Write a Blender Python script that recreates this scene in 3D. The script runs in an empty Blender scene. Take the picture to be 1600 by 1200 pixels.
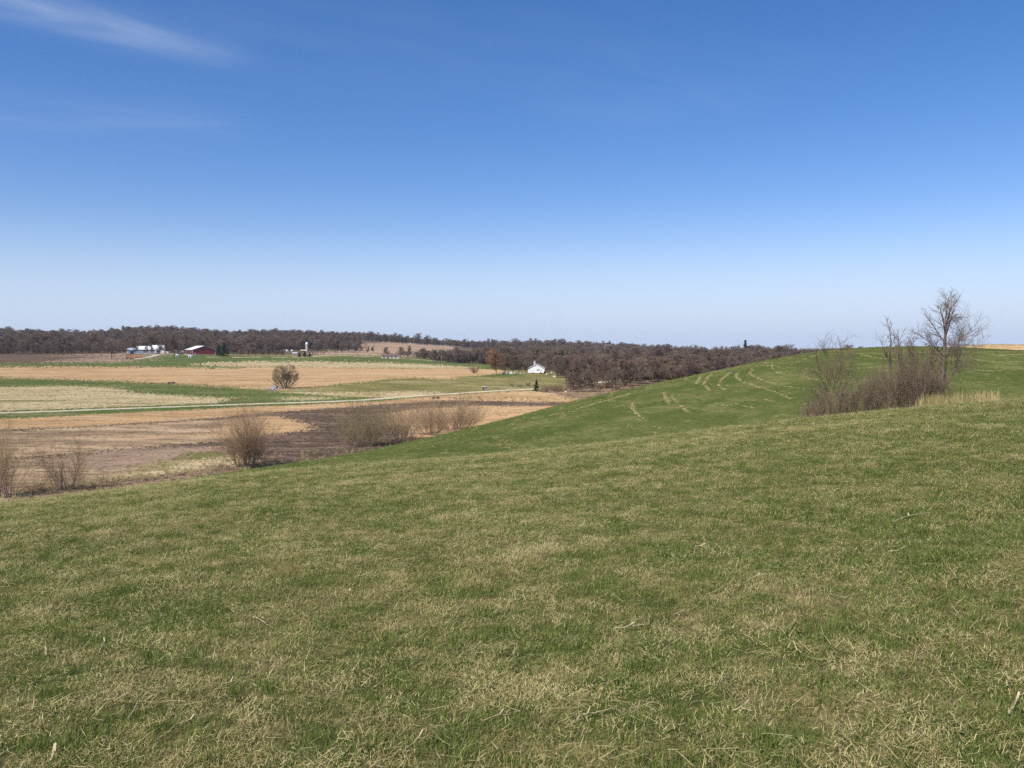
import bpy, math, random
import numpy as np
from mathutils import Vector, Matrix

# ------------------------------------------------------------------ camera, sky, sun, exposure
sc = bpy.context.scene
F, CX, CY, HZ = 1295.0, 800.0, 600.0, 540.0        # focal length and centre in photo pixels (1600x1200), row of eye level
PITCH = math.atan((CY - HZ) / F)                    # the camera looks slightly down
cam_d = bpy.data.cameras.new('camera'); cam = bpy.data.objects.new('camera', cam_d)
sc.collection.objects.link(cam)
cam.location = (0, 0, 0)                            # eye level is z = 0 everywhere in this script
cam.rotation_euler = (math.pi / 2 - PITCH, 0, 0)
cam_d.sensor_width = 36.0; cam_d.lens = 36.0 * F / 1600.0
cam_d.clip_start = 0.05; cam_d.clip_end = 20000
sc.camera = cam

SUN_EL, SUN_AZ = math.radians(50), math.radians(222)   # azimuth clockwise from +Y (the view direction): behind and to the left
sun_vec = Vector((math.sin(SUN_AZ) * math.cos(SUN_EL), math.cos(SUN_AZ) * math.cos(SUN_EL), math.sin(SUN_EL)))
sun_d = bpy.data.lights.new('sun', 'SUN'); sun_d.energy = 4.8; sun_d.angle = math.radians(0.53); sun_d.color = (1, 0.95, 0.87)
sun = bpy.data.objects.new('sun', sun_d); sc.collection.objects.link(sun)
sun.rotation_euler = sun_vec.to_track_quat('Z', 'Y').to_euler()

world = bpy.data.worlds.new('World'); sc.world = world; world.use_nodes = True
wn = world.node_tree; wn.nodes.clear()
def wnode(t, **kw):
    n = wn.nodes.new(t)
    for k, v in kw.items(): setattr(n, k, v)
    return n
w_out = wnode('ShaderNodeOutputWorld'); w_bg = wnode('ShaderNodeBackground')
sky = wnode('ShaderNodeTexSky', sky_type='NISHITA', sun_disc=False, sun_elevation=SUN_EL, sun_rotation=SUN_AZ,
            altitude=200, air_density=1.0, dust_density=0.15, ozone_density=3.0)
w_bg.inputs['Strength'].default_value = 0.103
# thin cirrus: streaks on a flat layer high overhead, direction / height
tc = wnode('ShaderNodeTexCoord'); sep = wnode('ShaderNodeSeparateXYZ'); wn.links.new(tc.outputs['Generated'], sep.inputs[0])
def wm(op, a, b=None, c=None):
    n = wnode('ShaderNodeMath', operation=op)
    for i, v in enumerate((a, b, c)):
        if v is None: continue
        if isinstance(v, (int, float)): n.inputs[i].default_value = v
        else: wn.links.new(v, n.inputs[i])
    return n.outputs[0]
zc = wm('MAXIMUM', sep.outputs[2], 0.02)
PX, PY = wm('DIVIDE', sep.outputs[0], zc), wm('DIVIDE', sep.outputs[1], zc)
def wisp(ox, oy, ang, u0, u1, vw, amount, seed, sc_u=1.1, sc_v=2.6):
    ca, sa = math.cos(ang), math.sin(ang)
    dx, dy = wm('SUBTRACT', PX, ox), wm('SUBTRACT', PY, oy)
    u = wm('ADD', wm('MULTIPLY', dx, ca), wm('MULTIPLY', dy, sa))
    v = wm('SUBTRACT', wm('MULTIPLY', dy, ca), wm('MULTIPLY', dx, sa))
    comb = wnode('ShaderNodeCombineXYZ'); wn.links.new(wm('MULTIPLY', u, sc_u), comb.inputs[0]); wn.links.new(wm('MULTIPLY', v, sc_v), comb.inputs[1])
    comb.inputs[2].default_value = seed
    nz = wnode('ShaderNodeTexNoise'); nz.inputs['Scale'].default_value = 1.6; nz.inputs['Detail'].default_value = 5; nz.inputs['Distortion'].default_value = 0.35
    wn.links.new(comb.outputs[0], nz.inputs['Vector'])
    g = wm('POWER', 2.718, wm('MULTIPLY', wm('MULTIPLY', v, v), -1.0 / (vw * vw)))
    mr = wnode('ShaderNodeMapRange', interpolation_type='SMOOTHSTEP'); wn.links.new(u, mr.inputs[0])
    mr.inputs[1].default_value = u0; mr.inputs[2].default_value = u0 + 0.45
    mr2 = wnode('ShaderNodeMapRange', interpolation_type='SMOOTHSTEP'); wn.links.new(u, mr2.inputs[0])
    mr2.inputs[1].default_value = u1; mr2.inputs[2].default_value = u1 - 0.55
    nn = wnode('ShaderNodeMapRange', interpolation_type='SMOOTHSTEP'); wn.links.new(nz.outputs[0], nn.inputs[0])
    nn.inputs[1].default_value = 0.12; nn.inputs[2].default_value = 0.85
    return wm('MULTIPLY', wm('MULTIPLY', wm('MULTIPLY', g, nn.outputs[0]), wm('MULTIPLY', mr.outputs[0], mr2.outputs[0])), amount)
cl = wm('ADD', wisp(-1.20, 2.72, math.radians(46), -2.5, 0.46, 0.14, 0.44, 1.7), wisp(-2.3, 3.6, math.radians(8), -4.5, 1.3, 0.30, 0.10, 8.2))
cl = wm('ADD', cl, wisp(-0.2, 2.9, math.radians(30), -1.2, 1.6, 0.6, 0.04, 4.4))
cl = wm('MINIMUM', cl, 0.8)
cmix = wnode('ShaderNodeMix', data_type='RGBA'); wn.links.new(cl, cmix.inputs['Factor'])
hs = wnode('ShaderNodeHueSaturation'); hs.inputs['Saturation'].default_value = 1.3; wn.links.new(sky.outputs[0], hs.inputs['Color'])
hm = wnode('ShaderNodeMapRange', interpolation_type='SMOOTHERSTEP'); wn.links.new(sep.outputs[2], hm.inputs[0])   # pale humid air low down, the same all round
for i, v in enumerate((0.18, -0.045, 0.0, 0.96)): hm.inputs[1 + i].default_value = v
hmix = wnode('ShaderNodeMix', data_type='RGBA'); wn.links.new(hm.outputs[0], hmix.inputs['Factor']); tint = wnode('ShaderNodeMix', data_type='RGBA', blend_type='MULTIPLY'); tint.inputs['Factor'].default_value = 1; wn.links.new(hs.outputs[0], tint.inputs['A']); tint.inputs['B'].default_value = (1.06, 0.91, 1.05, 1); wn.links.new(tint.outputs['Result'], hmix.inputs['A']); hmix.inputs['B'].default_value = (4.0, 5.2, 7.25, 1)
wn.links.new(hmix.outputs['Result'], cmix.inputs['A']); cmix.inputs['B'].default_value = (6.4, 6.9, 7.8, 1)
wn.links.new(cmix.outputs['Result'], w_bg.inputs['Color']); wn.links.new(w_bg.outputs[0], w_out.inputs['Surface'])

sc.view_settings.view_transform = 'Standard'; sc.view_settings.look = 'None'
sc.view_settings.exposure = 0.32; sc.view_settings.gamma = 1.0; sc.view_settings.use_curve_mapping = False
cy = sc.cycles
cy.max_bounces = 6; cy.diffuse_bounces = 3; cy.glossy_bounces = 2; cy.transmission_bounces = 3; cy.volume_bounces = 0; cy.transparent_max_bounces = 6
cy.use_denoising = False; cy.sample_clamp_direct = 3.0; cy.sample_clamp_indirect = 2.0

# ------------------------------------------------------------------ helpers
rng = np.random.default_rng(7)
R = random.Random(11)
def tag(o, label=None, cat=None, group=None, kind=None):
    if label: o['label'] = label
    if cat: o['category'] = cat
    if group: o['group'] = group
    if kind: o['kind'] = kind
    return o
def np_mesh(name, V, Fc, smooth=False):
    V = np.asarray(V, np.float32); Fc = np.asarray(Fc, np.int32)
    me = bpy.data.meshes.new(name)
    me.vertices.add(len(V)); me.vertices.foreach_set('co', V.ravel())
    if len(Fc):
        n = Fc.shape[1]
        me.loops.add(Fc.size); me.loops.foreach_set('vertex_index', Fc.ravel())
        me.polygons.add(len(Fc)); me.polygons.foreach_set('loop_start', np.arange(0, Fc.size, n, dtype=np.int32))
        me.polygons.foreach_set('use_smooth', np.full(len(Fc), smooth))
    me.update(calc_edges=True)
    return me
def link(name, me, mat=None, parent=None):
    o = bpy.data.objects.new(name, me); sc.collection.objects.link(o)
    if mat is not None and me is not None and not me.materials: me.materials.append(mat)
    if parent: o.parent = parent
    return o
def empty(name, loc, rz=0.0):
    o = bpy.data.objects.new(name, None); o.empty_display_size = 0.5; sc.collection.objects.link(o)
    o.location = loc; o.rotation_euler = (0, 0, rz); return o
class MB:
    """collects boxes, prisms and tubes into one mesh"""
    def __init__(s): s.v = []; s.f = []
    def add(s, vs, fs):
        b = len(s.v); s.v += [tuple(p) for p in vs]; s.f += [tuple(i + b for i in f) for f in fs]; return s
    def box(s, x0, x1, y0, y1, z0, z1):
        return s.add([(x0,y0,z0),(x1,y0,z0),(x1,y1,z0),(x0,y1,z0),(x0,y0,z1),(x1,y0,z1),(x1,y1,z1),(x0,y1,z1)],
              [(3,2,1,0),(4,5,6,7),(0,1,5,4),(1,2,6,5),(2,3,7,6),(3,0,4,7)])
    def poly(s, pts, axis_vec):
        n = len(pts); q = [tuple(a + b for a, b in zip(p, axis_vec)) for p in pts]
        return s.add(list(pts) + q, [tuple(range(n))[::-1], tuple(range(n, 2 * n))] + [(i, (i + 1) % n, n + (i + 1) % n, n + i) for i in range(n)])
    def lathe(s, prof, n=16, o=(0, 0, 0)):
        vs = []; fs = []
        for r, z in prof:
            for k in range(n): vs.append((o[0] + r * math.cos(2 * math.pi * k / n), o[1] + r * math.sin(2 * math.pi * k / n), o[2] + z))
        for i in range(len(prof) - 1):
            for k in range(n): fs.append((i * n + k, i * n + (k + 1) % n, (i + 1) * n + (k + 1) % n, (i + 1) * n + k))
        fs.append(tuple(range(n))[::-1]); fs.append(tuple((len(prof) - 1) * n + k for k in range(n)))
        return s.add(vs, fs)
    def tube(s, p0, p1, r0, r1=None, n=8):
        r1 = r0 if r1 is None else r1
        a, b = Vector(p0), Vector(p1); d = (b - a).normalized()
        u = d.orthogonal().normalized(); w = d.cross(u)
        vs = [tuple(c + (u * math.cos(2*math.pi*k/n) + w * math.sin(2*math.pi*k/n)) * r) for c, r in ((a, r0), (b, r1)) for k in range(n)]
        return s.add(vs, [(k, (k+1) % n, n + (k+1) % n, n + k) for k in range(n)] + [tuple(range(n))[::-1], tuple(range(n, 2*n))])
    def build(s, name, mat, parent=None):
        me = bpy.data.meshes.new(name); me.from_pydata(s.v, [], s.f); me.update()
        return link(name, me, mat, parent)

# ------------------------------------------------------------------ noise and height of the land (all vectorised)
_lat = rng.random((256, 256))
def vnoise(x, y, s, o=0):
    x = np.asarray(x, float) / s + 31.7 + o * 17.31; y = np.asarray(y, float) / s + 11.3 + o * 7.77
    ix, iy = np.floor(x).astype(int), np.floor(y).astype(int); fx, fy = x - ix, y - iy
    fx = fx * fx * (3 - 2 * fx); fy = fy * fy * (3 - 2 * fy)
    a = _lat[ix & 255, iy & 255]; b = _lat[(ix + 1) & 255, iy & 255]; c = _lat[ix & 255, (iy + 1) & 255]; d = _lat[(ix + 1) & 255, (iy + 1) & 255]
    return (a * (1 - fx) + b * fx) * (1 - fy) + (c * (1 - fx) + d * fx) * fy
def fbm(x, y, s, o=0, n=3):
    t = 0; w = 0.5; tot = 0
    for k in range(n): t = t + w * vnoise(x, y, s / 2 ** k, o + k); tot += w; w *= 0.5
    return t / tot
def ray(px, py):
    u, v = (px - CX) / F, (py - CY) / F
    c, s = math.cos(PITCH), math.sin(PITCH)
    d = np.array((u, c - v * s, -s - v * c)); return d
def ang(px, py):                       # azimuth and slope (rise per metre on the map) of the sight line through a photo pixel
    d = ray(px, py); h = math.hypot(d[0], d[1]); return math.atan2(d[0], d[1]), d[2] / h
TH = np.linspace(-math.pi, math.pi, 3001)
def table(pts, sig=0.02):              # smooth function of azimuth through (azimuth, value)
    a = np.array(sorted(pts)); y = np.interp(TH, a[:, 0], a[:, 1])
    n = int(4 * sig / (TH[1] - TH[0])) + 1; k = np.exp(-0.5 * ((np.arange(-n, n + 1) * (TH[1] - TH[0])) / sig) ** 2); k /= k.sum()
    return np.convolve(np.pad(y, n, mode='edge'), k, mode='valid')
def az(px): return math.atan((px - CX) / F)
def ptab(pts, sig=0.02): return table([(az(p), v) for p, v in pts], sig)
def crest(pts, sig=0.02, extra=()): return table([ang(*p) for p in pts] + list(extra), sig)
T_E1 = crest([(-300, 830), (0, 786), (200, 763), (400, 741), (600, 726), (800, 711), (1000, 688), (1200, 662), (1400, 643), (1600, 626), (1900, 606)], 0.03,
             [(-1.4, -0.2), (-3.1, -0.05), (1.3, -0.03), (3.1, -0.05)])
T_S1 = ptab([(0, 33), (800, 38), (1600, 42)], 0.05)
T_E2 = crest([(-300, 900), (0, 805), (150, 771), (400, 734), (500, 718), (600, 700), (700, 678), (800, 653), (900, 626), (1000, 604), (1100, 583), (1200, 562), (1280, 549), (1350, 543), (1450, 541), (1540, 545), (1600, 548), (1900, 555)], 0.012,
             [(-1.3, -0.3), (1.4, -0.03)])
T_D2 = ptab([(0, 58), (400, 76), (700, 102), (1000, 132), (1280, 150), (1600, 150)], 0.05)
T_E3 = crest([(900, 700), (1250, 620), (1380, 568), (1450, 548), (1500, 540.5), (1545, 537.5), (1600, 538.5), (1700, 541), (1900, 548)], 0.012, [(-1, -0.3), (1.4, -0.03)])
T_SK = ptab([(-300, 517), (0, 519), (60, 521), (130, 524), (200, 518), (290, 516), (350, 521), (420, 520), (520, 522), (600, 526), (700, 532), (790, 538), (830, 535), (900, 535), (1000, 540), (1100, 545), (1190, 548), (1280, 546), (1600, 546)], 0.008)
T_LEFT = ptab([(560, 1.0), (800, 0.0)], 0.02)
def tv(T, th): return np.interp(th, TH, T)
def sstep(a, b, x): t = np.clip((x - a) / (b - a), 0, 1); return t * t * (3 - 2 * t)
def smax(a, b, k): h = np.clip(0.5 + 0.5 * (a - b) / k, 0, 1); return b * (1 - h) + a * h + k * h * (1 - h)
def valley(x, y):
    th = np.arctan2(x, y); r = np.hypot(x, y); L = tv(T_LEFT, th)
    z = -13.5 + L * (4.2 * sstep(430, 820, r)) - (1 - L) * 6.0 * sstep(240, 1100, r)
    z = z + 0.5 * (fbm(x, y, 60, 1) - 0.5) * sstep(70, 120, r)
    # low rise of rough grass left of the white house, knoll under the farm
    z = z + 2.3 * np.exp(-(((x + 32) / 34) ** 2 + ((y - 300) / 30) ** 2)) + 1.7 * np.exp(-(((x - 5) / 40) ** 2 + ((y - 345) / 34) ** 2))
    z = z + 2.0 * np.exp(-(((x + 330) / 70) ** 2 + ((y - 800) / 45) ** 2))
    ridge = (HZ - (tv(T_SK, th) + 8.5)) / F * 1900
    z = z + (ridge - z) * sstep(820, 1750, r) 
    z = z - 60 * sstep(2000, 4500, r)
    return z
def hills(x, y):
    th = np.arctan2(x, y); r = np.hypot(x, y)
    s1 = tv(T_S1, th); c = 1.6 / s1 ** 2
    n1 = -1.6 + (tv(T_E1, th) + 3.2 / s1) * r - c * r * r
    d2 = tv(T_D2, th); n2 = tv(T_E2, th) * r - 0.00135 * (r - d2) ** 2
    n3 = tv(T_E3, th) * r - 0.0011 * (r - 205) ** 2
    bump = 0.22 * (fbm(x, y, 7, 4, 2) - 0.5) * sstep(2, 10, r) * (1 - sstep(45, 90, r)) + 0.05 * (fbm(x, y, 1.3, 9, 2) - 0.5) * (1 - sstep(20, 40, r))
    return n1 + bump, n2 + 0.25 * (fbm(x, y, 9, 6, 2) - 0.5), n3
def height(x, y):
    n1, n2, n3 = hills(x, y)
    return smax(smax(smax(n1, n2, 1.2), n3, 1.0), valley(x, y), 0.9)
RS = np.exp(np.linspace(math.log(1.2), math.log(4200), 9000))
def at(px, py, hf=height, r0=1.2):     # the place on the land that a photo pixel shows
    d = ray(px, py); h = math.hypot(d[0], d[1]); ux, uy = d[0] / h, d[1] / h; sl = d[2] / h
    rr = RS[RS >= r0]; z = hf(ux * rr, uy * rr); k = np.nonzero(z >= sl * rr)[0]
    r = rr[k[0]] if len(k) else 3000.0
    return (ux * r, uy * r, float(hf(np.array([ux * r]), np.array([uy * r]))[0]))
def atr(px, r):                        # the land at a bearing and a distance
    th = az(px); x, y = r * math.sin(th), r * math.cos(th)
    return (x, y, float(height(np.array([x]), np.array([y]))[0]))
def hz(x, y): return float(height(np.array([x]), np.array([y]))[0])

# ------------------------------------------------------------------ materials
def mat(name):
    m = bpy.data.materials.new(name); m.use_nodes = True; nt = m.node_tree; nt.nodes.clear()
    o = nt.nodes.new('ShaderNodeOutputMaterial'); return m, nt, o
class NT:
    def __init__(s, nt): s.nt = nt
    def n(s, t, **kw):
        x = s.nt.nodes.new(t)
        for k, v in kw.items(): setattr(x, k, v)
        return x
    def l(s, a, b): s.nt.links.new(a, b)
    def noise(s, vec, scale, detail=4, rough=0.55, dist=0.0):
        x = s.n('ShaderNodeTexNoise'); x.inputs['Scale'].default_value = scale; x.inputs['Detail'].default_value = detail
        x.inputs['Roughness'].default_value = rough; x.inputs['Distortion'].default_value = dist; s.l(vec, x.inputs['Vector']); return x.outputs[0]
    def mapr(s, v, a, b, c=0.0, d=1.0):
        x = s.n('ShaderNodeMapRange', interpolation_type='SMOOTHSTEP'); s.l(v, x.inputs[0])
        for i, q in enumerate((a, b, c, d)): x.inputs[1 + i].default_value = q
        return x.outputs[0]
    def mix(s, f, a, b, mode='MIX'):
        x = s.n('ShaderNodeMix', data_type='RGBA', blend_type=mode)
        for k, v in (('Factor', f), ('A', a), ('B', b)):
            if isinstance(v, (int, float)): x.inputs[k].default_value = v
            elif isinstance(v, tuple): x.inputs[k].default_value = (*v, 1)
            else: s.l(v, x.inputs[k])
        return x.outputs['Result']
def ground_mat(name, base, layers, bump=0.0, bump_scale=2.0, rough=0.95, stretch=None):
    """base colour plus layers (colour, noise scale, low, high, strength[, stretch]) laid over one another by world-space noise"""
    m, nt, o = mat(name); N = NT(nt); K = 0.82
    g = N.n('ShaderNodeNewGeometry'); pos = g.outputs['Position']
    col = tuple(q * K for q in base)
    for i, ly in enumerate(layers):
        c, s, a, b, k = ly[:5]; vec = pos
        mp = N.n('ShaderNodeMapping'); N.l(pos, mp.inputs[0]); mp.inputs['Location'].default_value = (13.7 * i, 5.1 * i, 3.3 * i)
        if len(ly) > 5:
            mp.inputs['Rotation'].default_value = (0, 0, ly[5][0]); mp.inputs['Scale'].default_value = (ly[5][1], ly[5][2], 0.3)
        else: mp.inputs['Scale'].default_value = (1, 1, 0.3)
        f = N.mapr(N.noise(mp.outputs[0], s, 6, 0.68), a - 0.02, b - 0.06, 0, min(1, k * 1.1))
        col = N.mix(f, col, tuple(q * K for q in c))
    p = N.n('ShaderNodeBsdfDiffuse'); p.inputs['Roughness'].default_value = 0.6
    if isinstance(col, tuple): p.inputs['Color'].default_value = (*col, 1)
    else: N.l(col, p.inputs['Color'])
    if bump:
        b = N.n('ShaderNodeBump'); b.inputs['Strength'].default_value = 1.0; b.inputs['Distance'].default_value = bump
        N.l(N.noise(pos, bump_scale, 5, 0.65), b.inputs['Height']); N.l(b.outputs[0], p.inputs['Normal'])
    N.l(p.outputs[0], o.inputs[0]); return m
def plain(name, c, rough=0.7, var=0.12, scale=3.0, metal=0.0, spec=0.3):
    m, nt, o = mat(name); N = NT(nt); t = N.n('ShaderNodeTexCoord')
    f = N.mapr(N.noise(t.outputs['Object'], scale, 5, 0.6), 0.3, 0.7)
    col = N.mix(f, tuple(x * (1 - var) for x in c), tuple(min(1, x * (1 + var)) for x in c))
    p = N.n('ShaderNodeBsdfPrincipled'); p.inputs['Roughness'].default_value = rough; p.inputs['Metallic'].default_value = metal
    p.inputs['Specular IOR Level'].default_value = spec
    N.l(col, p.inputs['Base Color']); N.l(p.outputs[0], o.inputs[0]); return m
def blade_mat(name, c_a, c_b, c_c, trans=0.35):
    """blades: colour varies from tuft to tuft (tint) and by chance"""
    m, nt, o = mat(name); N = NT(nt)
    at_ = N.n('ShaderNodeAttribute', attribute_type='INSTANCER', attribute_name='tint'); oi = N.n('ShaderNodeObjectInfo')
    col = N.mix(at_.outputs['Fac'], c_a, c_b); col = N.mix(N.mapr(oi.outputs['Random'], 0.55, 1.0, 0, 0.75), col, c_c)
    d = N.n('ShaderNodeBsdfDiffuse'); t = N.n('ShaderNodeBsdfTranslucent'); mx = N.n('ShaderNodeMixShader'); mx.inputs[0].default_value = trans
    N.l(col, d.inputs[0]); N.l(col, t.inputs[0]); N.l(d.outputs[0], mx.inputs[1]); N.l(t.outputs[0], mx.inputs[2]); N.l(mx.outputs[0], o.inputs[0]); return m
def twig_mat(name, cols, scale=0.6):
    """bark and twigs: each tree has its own mix of the three colours"""
    m, nt, o = mat(name); N = NT(nt); oi = N.n('ShaderNodeObjectInfo'); t = N.n('ShaderNodeTexCoord'); cols = [tuple(q * 0.9 for q in c) for c in cols]
    col = N.mix(N.mapr(oi.outputs['Random'], 0.0, 0.6), cols[0], cols[1]); col = N.mix(N.mapr(oi.outputs['Random'], 0.6, 1.0), col, cols[2])
    col = N.mix(N.mapr(N.noise(t.outputs['Object'], scale, 4, 0.6), 0.35, 0.7, 0, 0.5), col, tuple(x * 0.55 for x in cols[0]))
    d = N.n('ShaderNodeBsdfDiffuse'); N.l(col, d.inputs[0]); N.l(d.outputs[0], o.inputs[0]); return m

STRAW = (0.50, 0.305, 0.145); STRAW_L = (0.58, 0.39, 0.21); STRAW_D = (0.37, 0.22, 0.105)
M = {}
XS = (0.12, 0.35, 1.0)                                     # noise drawn out along the rows
M['meadow'] = ground_mat('meadow_soil', (0.135, 0.115, 0.052), [((0.070, 0.090, 0.025), 0.35, 0.42, 0.60, 0.9), ((0.23, 0.18, 0.085), 1.3, 0.45, 0.7, 0.8), ((0.06, 0.045, 0.03), 9.0, 0.5, 0.75, 0.7)], 0.03, 14)
M['hill'] = ground_mat('mown_hill_grass', (0.116, 0.130, 0.040), [((0.076, 0.100, 0.028), 0.05, 0.42, 0.6, 0.8), ((0.18, 0.175, 0.066), 0.16, 0.50, 0.72, 0.8), ((0.27, 0.24, 0.11), 0.8, 0.58, 0.78, 0.7), ((0.070, 0.090, 0.024), 1.7, 0.52, 0.75, 0.6)], 0.08, 3)
M['stubble'] = ground_mat('stubble', STRAW, [(STRAW_L, 0.03, 0.4, 0.65, 0.7, XS), (STRAW_D, 0.06, 0.46, 0.68, 0.7, XS), ((0.54, 0.40, 0.25), 0.25, 0.5, 0.7, 0.6, XS), ((0.29, 0.185, 0.11), 0.35, 0.50, 0.72, 0.7, XS)], 0.10, 0.4)
M['stubble_near'] = ground_mat('old_stubble', (0.45, 0.30, 0.175), [((0.53, 0.385, 0.24), 0.07, 0.42, 0.62, 0.7, (0.2, 0.3, 1)), ((0.215, 0.145, 0.095), 0.12, 0.44, 0.64, 0.85, (0.2, 0.25, 1)), ((0.50, 0.36, 0.22), 0.35, 0.48, 0.68, 0.6, (0.2, 0.3, 1)), ((0.19, 0.13, 0.085), 0.45, 0.5, 0.70, 0.75, (0.2, 0.35, 1))], 0.12, 0.5)
M['plough'] = ground_mat('ploughed_soil', (0.175, 0.118, 0.082), [((0.110, 0.076, 0.055), 0.07, 0.40, 0.60, 0.85, (0.2, 0.3, 1)), ((0.26, 0.185, 0.13), 0.14, 0.50, 0.68, 0.7, (0.2, 0.2, 1)), ((0.085, 0.060, 0.045), 0.35, 0.46, 0.66, 0.75, (0.2, 0.35, 1)), ((0.29, 0.205, 0.145), 0.5, 0.55, 0.72, 0.6, (0.2, 0.35, 1))], 0.15, 0.5)
M['soil_grey'] = ground_mat('bare_grey_soil', (0.30, 0.205, 0.145), [((0.40, 0.28, 0.19), 0.06, 0.42, 0.65, 0.8, (0.3, 0.3, 1)), ((0.19, 0.135, 0.10), 0.3, 0.48, 0.7, 0.7, (0.3, 0.4, 1))], 0.1, 0.5)
M['green'] = ground_mat('spring_green_field', (0.125, 0.150, 0.048), [((0.085, 0.118, 0.038), 0.03, 0.4, 0.62, 0.8, XS), ((0.22, 0.205, 0.09), 0.07, 0.52, 0.72, 0.75, XS), ((0.075, 0.095, 0.032), 0.3, 0.5, 0.72, 0.6, XS)], 0.08, 0.5)
M['pale_grass'] = ground_mat('pale_hay_field', (0.47, 0.36, 0.185), [((0.52, 0.42, 0.25), 0.06, 0.4, 0.6, 0.8, XS), ((0.185, 0.185, 0.070), 0.05, 0.57, 0.70, 0.85, (0.1, 0.2, 1)), ((0.29, 0.215, 0.115), 0.25, 0.48, 0.7, 0.65, XS)], 0.08, 0.5)
M['olive'] = ground_mat('rough_olive_grass', (0.235, 0.200, 0.080), [((0.165, 0.155, 0.058), 0.04, 0.42, 0.62, 0.8), ((0.38, 0.29, 0.155), 0.07, 0.50, 0.72, 0.75, XS), ((0.12, 0.115, 0.042), 0.28, 0.50, 0.72, 0.7, (0.1, 0.5, 1))], 0.12, 0.4)
M['track'] = ground_mat('gravel_track', (0.56, 0.48, 0.34), [((0.38, 0.33, 0.21), 0.2, 0.5, 0.75, 0.6)], 0.02, 4)
M['brush_floor'] = ground_mat('weedy_ditch_floor', (0.27, 0.175, 0.115), [((0.40, 0.29, 0.17), 0.15, 0.45, 0.68, 0.8), ((0.15, 0.095, 0.07), 0.5, 0.45, 0.7, 0.7)], 0.15, 0.6)
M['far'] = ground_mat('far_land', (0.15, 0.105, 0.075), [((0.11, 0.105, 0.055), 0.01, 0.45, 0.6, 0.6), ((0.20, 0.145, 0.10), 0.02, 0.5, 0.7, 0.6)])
M['ridge_field'] = ground_mat('ridge_stubble', (0.40, 0.275, 0.185), [((0.31, 0.205, 0.14), 0.008, 0.42, 0.6, 0.8, (0.2, 0.2, 1)), ((0.47, 0.34, 0.23), 0.02, 0.5, 0.7, 0.7, (0.2, 0.3, 1))])

# ------------------------------------------------------------------ the land: one grid, its faces shared out among the fields
ths = np.linspace(math.radians(-41), math.radians(41), 980)
rs = np.concatenate([np.exp(np.linspace(math.log(0.5), math.log(55), 150, endpoint=False)), np.linspace(55, 165, 230, endpoint=False),
                     1.0 / np.linspace(1 / 165, 1 / 850, 250, endpoint=False), np.exp(np.linspace(math.log(850), math.log(4400), 90))])
TT, RR = np.meshgrid(ths, rs)
GX, GY = RR * np.sin(TT), RR * np.cos(TT)
GZ = height(GX, GY)
nr, nc = GX.shape
idx = np.arange(nr * nc).reshape(nr, nc)
faces = np.stack([idx[:-1, :-1], idx[:-1, 1:], idx[1:, 1:], idx[1:, :-1]], -1).reshape(-1, 4)
V = np.stack([GX, GY, GZ], -1).reshape(-1, 3)
fc = V[faces].mean(1); fx, fy = fc[:, 0], fc[:, 1]; fr = np.hypot(fx, fy)
n1, n2, n3 = hills(fx, fy); vz = valley(fx, fy)
jit = (fr * fr / 17500.0) * 1.3
jx = fx + (fbm(fx, fy, 14, 21) - 0.5) * 5 + rng.normal(0, 1.2, len(fx))
jy = fy + (fbm(fx, fy, 25, 22) - 0.5) * 1.6 * jit + rng.normal(0, 0.7, len(fx)) * jit
REG = ['meadow', 'grassy_hill', 'hilltop_stubble', 'valley_ground', 'far_ground']
reg = np.full(len(faces), 3)
reg[fr > 850] = 4
hmax = np.maximum(np.maximum(n1, n2), n3); ish = (hmax > vz - 0.15 + 0.5 * (fbm(fx, fy, 5, 33) - 0.5)) & (fr < 420)
def inpoly(x, y, P):
    r_ = np.zeros(len(x), bool); n = len(P)
    for i in range(n):
        (x0, y0), (x1, y1) = P[i], P[(i + 1) % n]
        c = ((y0 > y) != (y1 > y)); dy = (y1 - y0) if abs(y1 - y0) > 1e-9 else 1e-9
        r_ ^= c & (x < (x1 - x0) * (y - y0) / dy + x0)
    return r_
def region(name, pts, soft=True):
    P = [at(px, py, valley, 40)[:2] for px, py in pts]
    if name not in REG: REG.append(name)
    reg[inpoly(jx if soft else fx, jy if soft else fy, P)] = REG.index(name)
# far to near: the fields as they lie in the valley
region('ridge_field', [(556, 537), (600, 535.5), (660, 537), (700, 539), (752, 543), (700, 547), (650, 549), (600, 552), (575, 552), (556, 546)])
region('ridge_field', [(500, 549), (560, 550), (600, 553), (660, 556), (620, 557.5), (500, 554)])
region('ridge_field', [(62, 523), (112, 522), (118, 526), (62, 526)])
region('dark_soil_field', [(-200, 551), (60, 553), (170, 557), (210, 561), (210, 566), (100, 566), (-200, 566)])
region('bare_soil_bank', [(95, 562), (140, 558.5), (170, 560), (240, 561), (240, 566), (100, 566)])
region('bare_soil_bank', [(130, 554), (160, 548), (200, 549), (240, 555), (240, 561), (160, 558)])
region('green_field', [(215, 562), (240, 556), (262, 554), (300, 555), (345, 553), (360, 557), (420, 557), (470, 559), (600, 557.5), (700, 563), (780, 570), (780, 577), (640, 575), (400, 570), (300, 569), (230, 568)])
region('pale_verge', [(300, 567), (420, 564), (560, 566), (700, 571), (760, 574), (720, 576), (500, 573), (330, 572)])
region('green_field', [(-200, 567), (230, 567), (330, 571), (380, 574.5), (330, 575), (200, 573), (-200, 573)])
region('green_field', [(380, 561), (470, 561), (560, 562), (640, 566), (700, 569), (560, 566), (400, 564)])
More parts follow.
